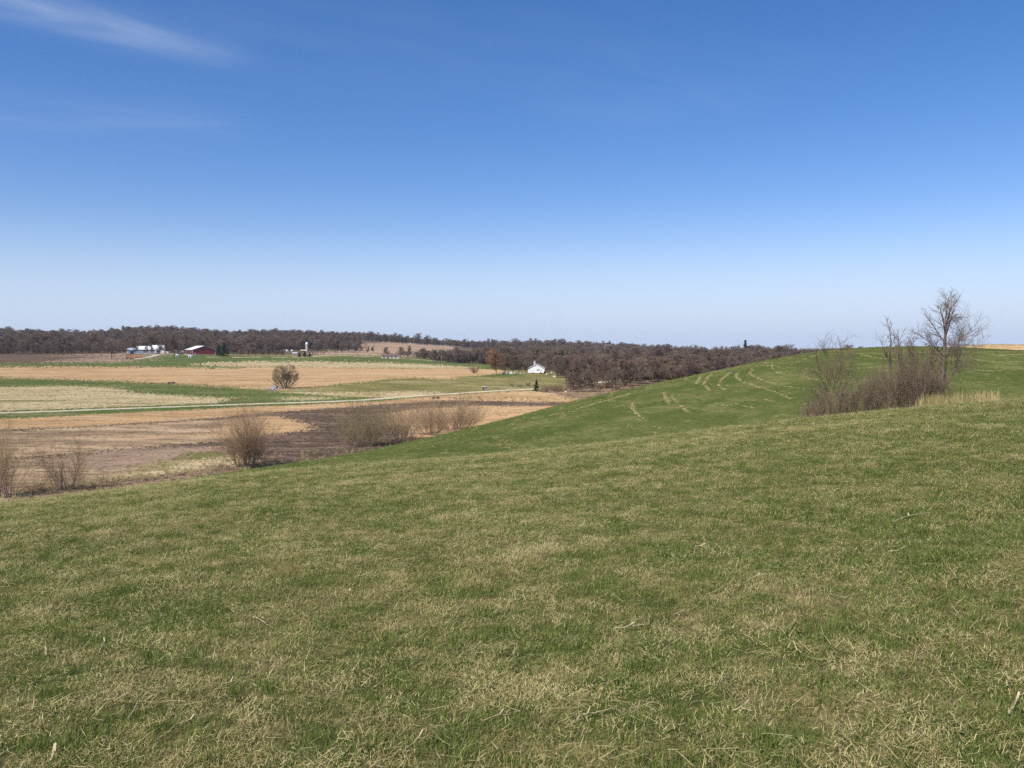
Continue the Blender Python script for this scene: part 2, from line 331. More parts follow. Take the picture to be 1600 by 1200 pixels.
region('stubble_field', [(-300, 573.5), (200, 573), (370, 575.5), (400, 573.5), (560, 574.5), (640, 576), (760, 577), (790, 578), (782, 584), (740, 588), (700, 594), (600, 596), (560, 599), (430, 610), (330, 603), (250, 598), (100, 593), (-300, 588)])
region('rough_grass', [(470, 606), (530, 600), (560, 597), (600, 592), (640, 589.5), (700, 593), (745, 587), (785, 583), (850, 585), (1100, 588), (1100, 640), (880, 628), (830, 612), (700, 617), (600, 623), (520, 612), (440, 610)])
region('green_field', [(740, 589), (775, 584), (822, 583.5), (822, 588), (775, 589)])
region('pale_verge', [(430, 609), (480, 609.5), (560, 612), (640, 611.5), (690, 613), (640, 620), (590, 624), (520, 620), (440, 613)])
region('green_field', [(-300, 588), (0, 590), (100, 593), (250, 599), (330, 603), (400, 608), (430, 611), (520, 618), (600, 622), (560, 626), (400, 632), (0, 646), (-300, 655)])
region('hay_field', [(-300, 604), (0, 605), (110, 603), (185, 606), (200, 614), (300, 618), (340, 621), (400, 622), (350, 629), (220, 634), (80, 640), (-300, 647)])
region('hay_field', [(400, 621.5), (470, 620), (540, 622), (480, 625), (410, 625)])
region('green_field', [(360, 622), (420, 620), (440, 626), (380, 631), (350, 630)])
# below the track
region('dark_verge', [(-300, 655), (0, 645), (400, 631), (600, 622), (640, 621), (560, 629), (400, 635), (200, 645), (0, 655), (-300, 666)])
region('stubble_strip', [(-300, 666), (0, 655), (200, 646), (400, 636), (600, 626), (700, 617), (830, 611), (900, 618), (1000, 626), (1000, 700), (700, 740), (0, 900), (-300, 900)])
region('old_stubble', [(-300, 680), (0, 670), (200, 663), (370, 653), (430, 648), (520, 660), (480, 700), (300, 760), (0, 900), (-300, 900)])
region('dark_soil_streak', [(-300, 687), (0, 671.5), (90, 668.5), (200, 661.5), (300, 655), (420, 645), (440, 646), (370, 653), (280, 658.5), (200, 664), (0, 674), (-300, 690)])
region('ploughed_field', [(372, 650), (430, 644), (560, 634), (690, 625.5), (760, 626), (830, 627.5), (920, 629), (920, 633.5), (830, 635), (740, 633), (690, 637), (640, 639), (604, 647), (598, 662), (640, 668), (700, 668), (690, 700), (560, 720), (440, 735), (380, 735), (330, 712), (345, 694), (400, 684), (470, 670), (480, 664), (430, 656)])
region('stubble_tongue', [(390, 651), (430, 650), (478, 664), (462, 671), (410, 681), (340, 683), (330, 672)])
region('dark_soil_streak', [(-300, 742), (0, 716), (60, 712), (140, 704.5), (250, 696), (340, 690), (430, 682), (430, 694), (340, 697), (300, 700), (230, 699), (140, 709), (60, 716), (0, 721), (-300, 748)])
region('bare_soil', [(120, 708), (220, 699.5), (300, 700), (350, 697), (345, 705), (290, 712), (230, 724), (170, 735), (120, 735)])
region('rough_grass', [(205, 738), (245, 722), (290, 709), (335, 704.5), (362, 709), (345, 716), (300, 725), (240, 735)])
region('pale_verge', [(120, 770), (170, 745), (240, 733), (330, 716), (372, 711), (372, 722), (330, 745), (200, 775)])
region('weedy_floor', [(-300, 830), (-100, 770), (60, 756), (120, 758), (200, 748), (290, 735), (380, 722), (470, 722), (600, 700), (660, 690), (660, 720), (400, 790), (0, 880)])
region('stubble_strip', [(640, 640), (690, 637.5), (745, 633.8), (830, 635.5), (920, 634), (960, 700), (640, 720)])
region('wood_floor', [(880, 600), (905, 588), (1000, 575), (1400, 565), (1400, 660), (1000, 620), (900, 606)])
region('weedy_floor', [(842, 607), (880, 606), (1000, 600), (1100, 590), (1100, 650), (920, 626), (860, 616)])
# hills over everything else
d1, d2_, d3 = (n1 >= n2) & (n1 >= n3), (n2 > n1) & (n2 >= n3), (n3 > n1) & (n3 > n2)
reg[ish & d1] = 0; reg[ish & d2_] = 1; reg[ish & d3] = 2
def strip(name, pts, w, hf=valley, soft=0.0):        # a lane of constant width
    P = [at(px, py, hf, 40)[:2] for px, py in pts]
    if name not in REG: REG.append(name)
    k = np.zeros(len(fx), bool)
    for (x0, y0), (x1, y1) in zip(P[:-1], P[1:]):
        dx, dy = x1 - x0, y1 - y0; L2 = dx * dx + dy * dy
        t = np.clip(((fx - x0) * dx + (fy - y0) * dy) / L2, 0, 1)
        k |= np.hypot(fx - x0 - t * dx, fy - y0 - t * dy) < w / 2 * (1 + soft * (fbm(fx, fy, 4, 50) - 0.5))
    reg[k & ~(ish)] = REG.index(name)
strip('farm_track', [(-300, 655), (0, 645), (100, 642), (200, 638), (300, 634.5), (400, 631), (500, 628), (560, 625.5), (600, 622.5), (650, 618.5), (700, 615.5), (760, 611.5), (838, 607.5)], 3.7, soft=0.5)
strip('gravel_road', [(900, 603), (925, 598.5), (945, 596.5), (970, 594)], 3.4)
strip('far_road', [(330, 558), (420, 558.5), (480, 557.5), (520, 555), (560, 556.5), (620, 559), (700, 565.5)], 7.0)
strip('farm_drive', [(212, 561), (232, 558), (246, 553.5), (262, 552.5), (290, 553), (300, 555)], 5.0)
REGMAT = dict(meadow='meadow', grassy_hill='hill', hilltop_stubble='stubble', valley_ground='olive', far_ground='far', ridge_field='ridge_field', dark_soil_field='plough',
    bare_soil_bank='soil_grey', green_field='green', pale_verge='pale_grass', stubble_field='stubble', rough_grass='olive', hay_field='pale_grass', dark_verge='green',
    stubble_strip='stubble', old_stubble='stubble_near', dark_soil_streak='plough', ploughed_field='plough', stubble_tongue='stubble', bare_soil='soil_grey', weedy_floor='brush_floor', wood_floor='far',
    farm_track='track', gravel_road='track', far_road='track', farm_drive='track')
for i, nm in enumerate(REG):
    sel = faces[reg == i]
    if not len(sel): continue
    u, inv = np.unique(sel, return_inverse=True)
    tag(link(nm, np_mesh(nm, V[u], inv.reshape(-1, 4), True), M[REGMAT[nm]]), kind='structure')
# the rest of the hill, beside and behind the viewer
t2 = np.linspace(math.radians(41), math.radians(319), 120); r2 = np.exp(np.linspace(math.log(0.5), math.log(4400), 90))
T2, R2 = np.meshgrid(t2, r2); X2, Y2 = R2 * np.sin(T2), R2 * np.cos(T2)
i2 = np.arange(X2.size).reshape(X2.shape); f2 = np.stack([i2[:-1, :-1], i2[:-1, 1:], i2[1:, 1:], i2[1:, :-1]], -1).reshape(-1, 4)
tag(link('ground', np_mesh('ground', np.stack([X2, Y2, height(X2, Y2)], -1).reshape(-1, 3), f2, True), M['meadow']), kind='structure')
k = 24; cap = [(0, 0, hz(0.01, 0.01))] + [(0.5 * math.sin(a), 0.5 * math.cos(a), hz(0.5 * math.sin(a), 0.5 * math.cos(a))) for a in np.linspace(0, 2 * math.pi, k, endpoint=False)]
tag(link('ground', np_mesh('ground', cap, [(0, 1 + (i + 1) % k, 1 + i) for i in range(k)]), M['meadow']), kind='structure')

# ------------------------------------------------------------------ scattering of uncountable stuff (grass, litter, far wood)
def scatter_tree(coll):
    ng = bpy.data.node_groups.new('scatter', 'GeometryNodeTree')
    ng.interface.new_socket('Geometry', in_out='INPUT', socket_type='NodeSocketGeometry'); ng.interface.new_socket('Geometry', in_out='OUTPUT', socket_type='NodeSocketGeometry')
    gi, go = ng.nodes.new('NodeGroupInput'), ng.nodes.new('NodeGroupOutput')
    ci = ng.nodes.new('GeometryNodeCollectionInfo'); ci.inputs['Collection'].default_value = coll; ci.inputs['Separate Children'].default_value = True; ci.inputs['Reset Children'].default_value = True
    ip = ng.nodes.new('GeometryNodeInstanceOnPoints'); ip.inputs['Pick Instance'].default_value = True
    def na(n, t):
        a = ng.nodes.new('GeometryNodeInputNamedAttribute'); a.data_type = t; a.inputs['Name'].default_value = n; return a.outputs['Attribute']
    L = ng.links.new
    L(gi.outputs[0], ip.inputs['Points']); L(ci.outputs[0], ip.inputs['Instance']); L(na('pick', 'INT'), ip.inputs['Instance Index'])
    L(na('turn', 'FLOAT_VECTOR'), ip.inputs['Rotation']); L(na('size', 'FLOAT_VECTOR'), ip.inputs['Scale']); L(ip.outputs[0], go.inputs[0])
    return ng
def protos(name, meshes):
    c = bpy.data.collections.new(name)
    for i, me in enumerate(meshes):
        c.objects.link(bpy.data.objects.new('%s.%03d' % (name, i + 1), me))
    return c, len(meshes)
def scatter(name, P, pc, label, cat=None, size=1.0, tint=None, tilt=0.12, tall=None):
    coll, n = pc; P = np.asarray(P, np.float32); N = len(P)
    me = np_mesh(name, P, np.zeros((0, 4), int))
    def attr(nm, ty, arr, key):
        a = me.attributes.new(nm, ty, 'POINT'); a.data.foreach_set(key, np.ascontiguousarray(arr, np.int32 if ty == 'INT' else np.float32).ravel())
    attr('pick', 'INT', rng.integers(0, n, N), 'value')
    attr('turn', 'FLOAT_VECTOR', np.stack([rng.normal(0, tilt, N), rng.normal(0, tilt, N), rng.uniform(0, 6.283, N)], -1), 'vector')
    s = np.broadcast_to(np.asarray(size, float), (N,)) * rng.uniform(0.8, 1.2, N)
    attr('size', 'FLOAT_VECTOR', np.stack([s, s, s * (1 if tall is None else tall)], -1), 'vector')
    attr('tint', 'FLOAT', np.zeros(N) if tint is None else np.clip(tint, 0, 1), 'value')
    o = link(name, me); md = o.modifiers.new('scatter', 'NODES'); md.node_group = scatter_tree(coll)
    tag(o, label, cat, kind='stuff'); return o
def blades(n, rad, l0, l1, w0, w1, lean0, lean1, m, seed, curl=0.5, flat=False):
    g = random.Random(seed); V_, F_ = [], []
    for _ in range(n):
        a = g.uniform(0, 6.283); d = rad * math.sqrt(g.random()); x, y = d * math.cos(a), d * math.sin(a)
        L = g.uniform(l0, l1); w = g.uniform(w0, w1) / 2; b = g.uniform(0, 6.283); le = g.uniform(lean0, lean1)
        hx, hy = math.cos(b), math.sin(b); sx, sy = -hy, hx
        z = g.uniform(0.004, 0.03) if flat else -0.01; i0 = len(V_); px, py, pz = x, y, z; el = le
        for s in range(3):
            ww = w * (1, 0.85, 0.0)[s]
            if s < 2: V_ += [(px - sx * ww, py - sy * ww, pz), (px + sx * ww, py + sy * ww, pz)]
            else: V_ += [(px, py, pz)]
            st = L / 2; px += hx * st * math.sin(el); py += hy * st * math.sin(el); pz += st * math.cos(el)
            el += g.uniform(0.1, curl) * (1 if not flat else g.choice((-0.5, 1)))
        F_ += [(i0, i0 + 1, i0 + 3), (i0, i0 + 3, i0 + 2), (i0 + 2, i0 + 3, i0 + 4)]
    me = np_mesh('blades', V_, F_); me.materials.append(m); return me
G_A, G_B, G_C = (0.128, 0.168, 0.036), (0.220, 0.260, 0.074), (0.075, 0.112, 0.029)
S_A, S_B, S_C = (0.37, 0.300, 0.122), (0.64, 0.545, 0.275), (0.235, 0.160, 0.076)
M['green_blade'] = blade_mat('green_blades', G_A, G_B, G_C, 0.3); M['dry_blade'] = blade_mat('dry_blades', S_A, S_B, S_C, 0.15)
P_green = protos('green_grass_tuft', [blades(54, .10, .018, .056, .0018, .0036, .05, .95, M['green_blade'], s) for s in (1, 2, 3, 4)])
P_tall = protos('tall_grass_tuft', [blades(28, .07, .045, .11, .0022, .0045, .05, .65, M['green_blade'], s) for s in (5, 6, 7)])
P_dry = protos('dry_grass_mat', [blades(54, .12, .015, .048, .0015, .0028, .9, 1.55, M['dry_blade'], s, 0.4, True) for s in (8, 9, 10, 12)])
P_dryup = protos('dry_grass_tuft', [blades(22, .09, .022, .070, .0014, .0026, .1, 1.1, M['dry_blade'], s) for s in (13, 14, 15)])
P_swath = protos('hay_heap', [blades(70, .30, .08, .30, .014, .034, .5, 1.5, M['dry_blade'], s, 0.5) for s in (31, 32, 33)])
P_reed = protos('dry_reed_tuft', [blades(40, .35, .5, 1.3, .012, .03, .02, .45, M['dry_blade'], s, 0.35) for s in (16, 17, 18)])
def sector(r0, r1, dens, th=0.66):
    n = int(th * (r1 * r1 - r0 * r0) * dens); r_ = np.sqrt(rng.uniform(r0 * r0, r1 * r1, n)); t = rng.uniform(-th, th, n)
    return r_ * np.sin(t), r_ * np.cos(t)
def lay(rings, keep=None):
    X, Y = [], []
    for a, b, d in rings:
        x, y = sector(a, b, d); X.append(x); Y.append(y)
    X, Y = np.concatenate(X), np.concatenate(Y)
    if keep is not None:
        k = keep(X, Y); X, Y = X[k], Y[k]
    return X, Y
def greenness(x, y): return 0.22 * fbm(x, y, 2.0, 60) + 0.48 * fbm(x, y, 0.45, 64) + 0.30 * vnoise(x, y, 0.14, 67)
def on_near(x, y):
    a, b, c = hills(x, y); return (a >= b) & (a >= c) & (a > valley(x, y))
def on_hill(x, y):
    a, b, c = hills(x, y); return ((b > a) | (c > a)) & (np.maximum(b, c) > valley(x, y) - 0.1)
RINGS = lambda k: [(1.2, 5, 250 * k), (5, 10, 200 * k), (10, 18, 135 * k), (18, 30, 85 * k), (30, 48, 50 * k), (48, 75, 10 * k)]
grow_r = lambda x, y: 0.92 + 0.65 * sstep(6, 40, np.hypot(x, y))
x, y = lay(RINGS(1.25), lambda x, y: on_near(x, y) & (rng.random(len(x)) < sstep(0.34, 0.60, greenness(x, y)) * 0.50 + 0.68))
scatter('green_grass', np.stack([x, y, height(x, y)], -1), P_green, 'short green spring grass covering the near slope', 'grass', grow_r(x, y), fbm(x, y, 1.5, 70) * 0.6 + rng.random(len(x)) ** 2 * 1.1 - 0.2, tall=1.0)
x, y = lay(RINGS(0.55), lambda x, y: on_near(x, y) & (rng.random(len(x)) < 0.92 - sstep(0.36, 0.62, greenness(x, y)) * 0.45))
scatter('dry_grass_thatch', np.stack([x, y, height(x, y)], -1), P_dry, 'flattened dry straw thatch between the green grass', 'thatch', grow_r(x, y), fbm(x, y, 0.9, 74) * 0.5 + rng.random(len(x)) ** 2 * 1.3 - 0.3, tilt=0.08)
x, y = lay(RINGS(0.22), lambda x, y: on_near(x, y) & (rng.random(len(x)) < 1.1 - sstep(0.40, 0.62, greenness(x, y)) * 0.6))
scatter('dry_grass', np.stack([x, y, height(x, y)], -1), P_dryup, 'upright dry grass stems among the green', 'dry grass', grow_r(x, y) * 1.15, 0.2 + 0.8 * rng.random(len(x)))
x, y = lay(RINGS(0.30), lambda x, y: on_near(x, y) & (rng.random(len(x)) < sstep(0.44, 0.62, greenness(x, y)) + .10))
scatter('tall_green_grass', np.stack([x, y, height(x, y)], -1), P_tall, 'longer green blades in tufts on the near slope', 'grass', grow_r(x, y), fbm(x, y, 2.2, 78) * 0.9 - 0.1)
P_litter = protos('straw_litter', [blades(7, .22, .035, .13, .0018, .0034, 1.25, 1.55, M['dry_blade'], s, 0.25, True) for s in (21, 22, 23, 24)])
x, y = lay([(1.2, 5, 22), (5, 10, 18), (10, 18, 13), (18, 30, 9), (30, 48, 6)], on_near)
scatter('straw_litter', np.stack([x, y, height(x, y) + 0.035], -1), P_litter, 'loose pale straws lying on top of the near grass', 'straw', grow_r(x, y), 0.45 + 0.55 * rng.random(len(x)), tilt=0.15)
x, y = lay(RINGS(0.5), lambda x, y: on_near(x, y) & (0.5 * fbm(x, y, 1.1, 101) + .5 * fbm(x, y, .35, 103) > 0.66))
scatter('dead_grass_patch', np.stack([x, y, height(x, y) + 0.012], -1), P_dry, 'matted patches of dead pale grass on the near slope', 'dead grass', grow_r(x, y) * 1.15, 0.3 + 0.6 * rng.random(len(x)), tilt=0.1)
x, y = lay([(20, 60, 20)], lambda x, y: on_near(x, y) & (rng.random(len(x)) < np.exp(-((np.hypot(x, y) - tv(T_S1, np.arctan2(x, y))) / 6.0) ** 2) * (0.35 + fbm(x, y, 5, 131))))
scatter('crest_dry_grass', np.stack([x, y, height(x, y)], -1), P_dryup, 'longer pale dry grass along the lip of the near slope', 'dry grass', 1.9, 0.35 + 0.65 * rng.random(len(x)))
# the mown hill beyond the hollow
x, y = lay([(50, 100, 4.5), (100, 165, 3.0), (165, 230, 1.2)], on_hill)
scatter('hill_grass', np.stack([x, y, height(x, y)], -1), P_green, 'short grass on the mown hill beyond the hollow', 'grass', 2.6, fbm(x, y, 12, 80) * 1.5 - 0.3)
x, y = lay([(50, 100, 4.0), (100, 165, 3.0), (165, 230, 1.0)], lambda x, y: on_hill(x, y) & (rng.random(len(x)) < sstep(0.46, 0.66, 0.6 * fbm(x, y, 10, 82) + 0.4 * fbm(x, y, 2, 84)) + 0.05))
scatter('hill_dry_grass', np.stack([x, y, height(x, y)], -1), P_dryup, 'dry straw tufts on the mown hill', 'dry grass', 2.4, fbm(x, y, 6, 86))

def stripes(x, y):
    z = height(x, y) + 0.25 * (fbm(x, y, 12, 121) - .5); f = np.abs(((z / 0.95) % 1.0) - 0.5) * 2
    return on_hill(x, y) & (f > 0.88) & (fbm(x, y, 9, 123, 2) > 0.44) & (np.arctan2(x, y) > -0.05)
x, y = lay([(60, 100, 12), (100, 160, 12)], stripes)
scatter('mown_stripe_hay', np.stack([x, y, height(x, y)], -1), P_swath, 'faint broken lines of pale hay along the contours of the hill', 'hay', 0.33, 0.10 + 0.45 * rng.random(len(x)))
x, y = lay([(60, 160, 1.6)], lambda x, y: on_hill(x, y) & (fbm(x, y, 3, 125) > 0.56))
scatter('hill_hay_flecks', np.stack([x, y, height(x, y)], -1), P_swath, 'pale flecks of dry hay over the hill', 'hay', 0.30, 0.6 * rng.random(len(x)))
# hay swaths left lying along the mower's turns on the hill
swaths = [[(1154, 581), (1149, 588), (1158, 596), (1185, 605), (1206, 611), (1222, 618), (1238, 624)], [(1124, 579), (1106, 589), (1100, 600), (1110, 611)],
          [(1142, 582), (1128, 592), (1122, 602), (1134, 610)], [(1038, 614), (1042, 626), (1054, 638)], [(1048, 617), (1060, 631), (1078, 647)], 
          [(1098, 583), (1088, 600)], [(986, 631), (993, 645), (1006, 657), (1017, 667), (1022, 677)], [(1205, 568), (1208, 579), (1228, 587)], [(1118, 630), (1138, 634), (1152, 631)],
          [(1160, 634), (1176, 637), (1180, 646)], [(1192, 624), (1207, 627)], [(1245, 566), (1262, 560), (1280, 553)], [(900, 640), (960, 622), (1020, 606)], [(830, 655), (880, 645), (930, 640)], [(1176, 575), (1172, 585), (1190, 594), (1225, 604), (1250, 607)], [(1250, 585), (1262, 592), (1290, 596)], [(1340, 552), (1370, 560), (1400, 562)], [(1500, 575), (1540, 580), (1590, 578)], [(1510, 560), (1550, 566), (1595, 566)], [(1530, 551), (1560, 556), (1600, 553)], [(1196, 566), (1200, 572)]]
sw = []
for s in swaths:
    P = [at(a[0] + (b[0] - a[0]) * t, a[1] + (b[1] - a[1]) * t) for a, b in zip(s[:-1], s[1:]) for t in (0, .33, .66)] + [at(*s[-1])]
    for a, b in zip(P[:-1], P[1:]):
        L = min(math.dist(a, b), 12)
        for _ in range(int(L * 8)):
            t = R.random(); q = R.gauss(0, 0.1); qx = a[0] + (b[0] - a[0]) * t + q; qy = a[1] + (b[1] - a[1]) * t + R.gauss(0, 0.15)
            if vnoise(qx, qy, 2.2, 90) > 0.30: sw.append((qx, qy, hz(qx, qy)))
scatter('hay_swath', sw, P_swath, 'pale curved lines of dry hay left by mowing on the hill', 'hay', 0.42, np.full(len(sw), 0.8))
def reeds(pts, n, spread, size=1.0):
    out = []
    P = [at(px, py) for px, py in pts]
    for _ in range(n):
        i = R.randrange(len(P) - 1); t = R.random(); a, b = P[i], P[i + 1]
        q, w = a[0] + (b[0] - a[0]) * t + R.gauss(0, spread), a[1] + (b[1] - a[1]) * t + R.gauss(0, spread)
        out.append((q, w, hz(q, w)))
    return out
def face_points(names, n, rmax=420):
    k = np.isin(reg, [REG.index(q) for q in names]) & (fr < rmax); f = faces[k]; q = V[f]
    ar = np.linalg.norm(np.cross(q[:, 2] - q[:, 0], q[:, 3] - q[:, 1]), axis=1) / 2 / fr[k] ** 1.0
    c = rng.choice(len(f), n, p=ar / ar.sum()); a, b = rng.random((n, 1)), rng.random((n, 1)); q = q[c]
    return (q[:, 0] * (1 - a) + q[:, 1] * a) * (1 - b) + (q[:, 3] * (1 - a) + q[:, 2] * a) * b
P_stub = protos('stubble_tuft', [blades(26, .5, .12, .38, .03, .07, .1, 1.3, M['dry_blade'], s, 0.4) for s in (41, 42, 43)])
P_gtuft = protos('field_grass_tuft', [blades(26, .5, .10, .30, .03, .07, .1, 1.2, M['green_blade'], s, 0.4) for s in (44, 45)])
M['clod'] = blade_mat('soil_clods', (0.085, 0.06, 0.045), (0.19, 0.135, 0.10), (0.06, 0.045, 0.035), 0.0)
P_clod = protos('soil_clod', [blades(24, .5, .10, .30, .08, .16, .6, 1.5, M['clod'], s, 0.6) for s in (46, 47)])
p_ = face_points(['stubble_field', 'stubble_strip', 'old_stubble', 'stubble_tongue', 'bare_soil', 'pale_verge', 'weedy_floor'], 12000); scatter('stubble_tufts', p_, P_stub, 'short dry stubble tufts over the valley fields', 'stubble', 0.42, fbm(p_[:, 0], p_[:, 1], 8, 111) * 1.2 - .1)
p_ = face_points(['hay_field', 'green_field', 'rough_grass', 'dark_verge', 'valley_ground'], 8000); scatter('field_grass', p_, P_gtuft, 'green grass tufts over the valley fields', 'grass', 0.55, fbm(p_[:, 0], p_[:, 1], 10, 113))
p_ = face_points(['hay_field', 'green_field', 'rough_grass', 'dark_verge'], 5000); scatter('field_straw', p_, P_stub, 'dry tufts in the green valley fields', 'dry grass', 0.5, fbm(p_[:, 0], p_[:, 1], 7, 115) * 1.2)
p_ = face_points(['old_stubble', 'bare_soil'], 900); scatter('weathered_stubble', p_, P_clod, 'brown weathered clods in the old stubble', 'soil', 0.4, 0.6 + 0.4 * rng.random(len(p_)))
p_ = face_points(['ploughed_field', 'dark_soil_streak', 'weedy_floor'], 5000); scatter('soil_clods', p_, P_clod, 'dark turned clods over the ploughed ground', 'soil', 0.6, fbm(p_[:, 0], p_[:, 1], 12, 117))
rd = [q for q in [(*atr(px, rr)[:2], 0) for px, rr in [(R.uniform(1436, 1558), R.uniform(44, 60)) for _ in range(150)]]]
rd = [(a, b, hz(a, b)) for a, b, _ in rd]
scatter('dry_weeds', rd, P_reed, 'tall pale dry weeds at the foot of the tall bare tree', 'dry weeds', 0.6, 0.5 * rng.random(len(rd)))
rd = reeds([(0, 776), (60, 768), (130, 760), (200, 750), (290, 737)], 170, 2.2) + reeds([(290, 737), (380, 727), (470, 716), (560, 700), (660, 684)], 150, 2.2)
scatter('dry_weeds', rd, P_reed, 'dry weeds along the ditch at the foot of the near hill', 'dry weeds', 0.45, rng.random(len(rd)) * 0.9 + .1)
rd = reeds([(480, 612), (560, 616), (620, 618)], 90, 3.0) + reeds([(310, 604), (350, 605), (400, 606)], 90, 3.5) + reeds([(700, 624), (800, 624), (880, 624)], 120, 3.0)
scatter('dry_weeds', rd, P_reed, 'scattered dry weeds along the field edges in the valley', 'dry weeds', 0.6, rng.random(len(rd)) * 0.5)

# ------------------------------------------------------------------ trees
def rot_about(d, ax, a): return Matrix.Rotation(a, 3, ax) @ d
def perp(d, g):
    v = Vector((g.gauss(0, 1), g.gauss(0, 1), g.gauss(0, 1))); v -= d * v.dot(d)
    return v.normalized() if v.length > 1e-6 else d.orthogonal().normalized()
class Tree:
    """segments (p0, p1, r0, r1) grown branch by branch; levels below cut are trunk and limbs, the rest is the crown"""
    def __init__(s, seed): s.g = random.Random(seed); s.seg = []
    def line(s, pts, r0, r1, lv):
        n = len(pts) - 1
        for i in range(n):
            a = r0 + (r1 - r0) * i / n; b = r0 + (r1 - r0) * (i + 1) / n
            s.seg.append((tuple(pts[i]), tuple(pts[i + 1]), a, b, lv))
    def kids(s, pts, r0, r1, length, lv, P):
        if lv + 1 >= len(P): return
        g, q = s.g, P[lv + 1]; n = q['n'] if isinstance(q['n'], int) else max(1, int(length * q['n'][0] + g.random() * q['n'][1]))
        m = len(pts) - 1
        for k in range(n):
            t = q['t0'] + (q.get('t1', 1.0) - q['t0']) * (k + g.random()) / n; f = min(t * m, m - 1e-4); i = int(f); u = f - i
            p = pts[i].lerp(pts[i + 1], u); d = (pts[i + 1] - pts[i]).normalized()
            nd = rot_about(d, perp(d, g), math.radians(g.uniform(*q['ang'])))
            L = length * g.uniform(*q['len']) * (1 - q.get('fall', 0.45) * t); rr = max(q.get('rmin', 0.004), (r0 + (r1 - r0) * t) * q['rad'])
            s.branch(p, nd, L, rr, lv + 1, P)
    def branch(s, p, d, L, r, lv, P):
        g, q = s.g, P[lv]; n = q.get('seg', 3); pts = [p.copy()]
        for _ in range(n):
            d = (d + Vector((g.gauss(0, 1), g.gauss(0, 1), g.gauss(0, 1))) * q.get('wob', 0.12) + Vector((0, 0, q.get('up', 0.08)))).normalized()
            p = p + d * (L / n); pts.append(p.copy())
        r1 = max(q.get('rmin', 0.004) * 0.7, r * q.get('tip', 0.35)); s.line(pts, r, r1, lv); s.kids(pts, r, r1, L, lv, P)
    def limb(s, pts, r0, r1, lv, P, length=None):
        pts = [Vector(p) for p in pts]; L = length or sum((b - a).length for a, b in zip(pts[:-1], pts[1:]))
        s.line(pts, r0, r1, lv); s.kids(pts, r0, r1, L, lv, P)
    def mesh(s, name, lo, hi, sides):
        S = [q for q in s.seg if lo <= q[4] < hi]
        if not S: return None
        A = np.array([q[0] for q in S]); B = np.array([q[1] for q in S]); ra = np.array([q[2] for q in S]); rb = np.array([q[3] for q in S])
        D = B - A; D /= np.linalg.norm(D, axis=1, keepdims=True) + 1e-9
        ref = np.where(np.abs(D[:, 2:3]) < 0.9, np.array([[0, 0, 1.0]]), np.array([[1.0, 0, 0]]))
        U = np.cross(D, ref); U /= np.linalg.norm(U, axis=1, keepdims=True) + 1e-9; W = np.cross(D, U)
        a = np.arange(sides) * 2 * math.pi / sides; c, n_ = np.cos(a), np.sin(a)
        ring = U[:, None] * c[None, :, None] + W[:, None] * n_[None, :, None]
        Va = A[:, None] + ring * ra[:, None, None]; Vb = B[:, None] + D[:, None] * (rb * 0.3)[:, None, None] + ring * rb[:, None, None]
        Vv = np.concatenate([Va, Vb], 1).reshape(-1, 3); base = (np.arange(len(S)) * 2 * sides)[:, None, None]
        k = np.arange(sides); f = np.stack([k, (k + 1) % sides, sides + (k + 1) % sides, sides + k], -1)[None]
        return np_mesh(name, Vv, (base + f).reshape(-1, 4), True)
def put_tree(name, T, loc, mats, label, cat, group=None, cut=1, parts=('trunk', 'crown'), rz=0.0, sides=(7, 4)):
    e = empty(name, loc, rz); tag(e, label, cat, group)
    me = T.mesh(parts[0], 0, cut, sides[0])
    if me: tag(link(parts[0], me, mats[0], e), kind='stuff' if parts[0] == 'stems' else None)
    me = T.mesh(parts[1], cut, 99, sides[1])
    if me: tag(link(parts[1], me, mats[1], e), kind='stuff')
    return e
M['bark_grey'] = twig_mat('grey_bark', ((0.19, 0.15, 0.115), (0.19, 0.15, 0.115), (0.22, 0.175, 0.13)), 2.0)
M['twig_grey'] = twig_mat('grey_brown_twigs', ((0.24, 0.18, 0.14), (0.25, 0.185, 0.145), (0.22, 0.165, 0.13)), 1.0)
M['bark_brown'] = twig_mat('brown_bark', ((0.20, 0.15, 0.11), (0.22, 0.16, 0.115), (0.18, 0.14, 0.105)), 2.0)
M['twig_brown'] = twig_mat('brown_twigs', ((0.23, 0.165, 0.115), (0.26, 0.18, 0.125), (0.21, 0.155, 0.11)), 0.8)
M['twig_tan'] = twig_mat('tan_willow_twigs', ((0.50, 0.345, 0.20), (0.47, 0.31, 0.18), (0.52, 0.37, 0.21)), 0.5)
M['twig_olive'] = twig_mat('olive_willow_twigs', ((0.36, 0.28, 0.14), (0.38, 0.28, 0.14), (0.34, 0.27, 0.14)), 0.5)
M['willow_stem'] = twig_mat('willow_stems', ((0.38, 0.29, 0.23), (0.35, 0.26, 0.21), (0.41, 0.31, 0.24)), 0.7)
M['thicket'] = twig_mat('thicket_twigs', ((0.27, 0.195, 0.135), (0.31, 0.225, 0.155), (0.24, 0.175, 0.125)), 0.6)
M['far_twig'] = twig_mat('far_wood_twigs', ((0.195, 0.145, 0.115), (0.25, 0.175, 0.130), (0.29, 0.23, 0.165)), 0.12)
M['orange_twig'] = twig_mat('orange_budding_twigs', ((0.38, 0.21, 0.12), (0.38, 0.21, 0.12), (0.36, 0.205, 0.12)), 0.3)
M['needle'] = twig_mat('evergreen_needles', ((0.045, 0.058, 0.030), (0.052, 0.064, 0.034), (0.042, 0.055, 0.030)), 0.5)
M['lone'] = twig_mat('lone_tree_twigs', ((0.27, 0.21, 0.125), (0.27, 0.21, 0.125), (0.275, 0.215, 0.13)), 0.4)

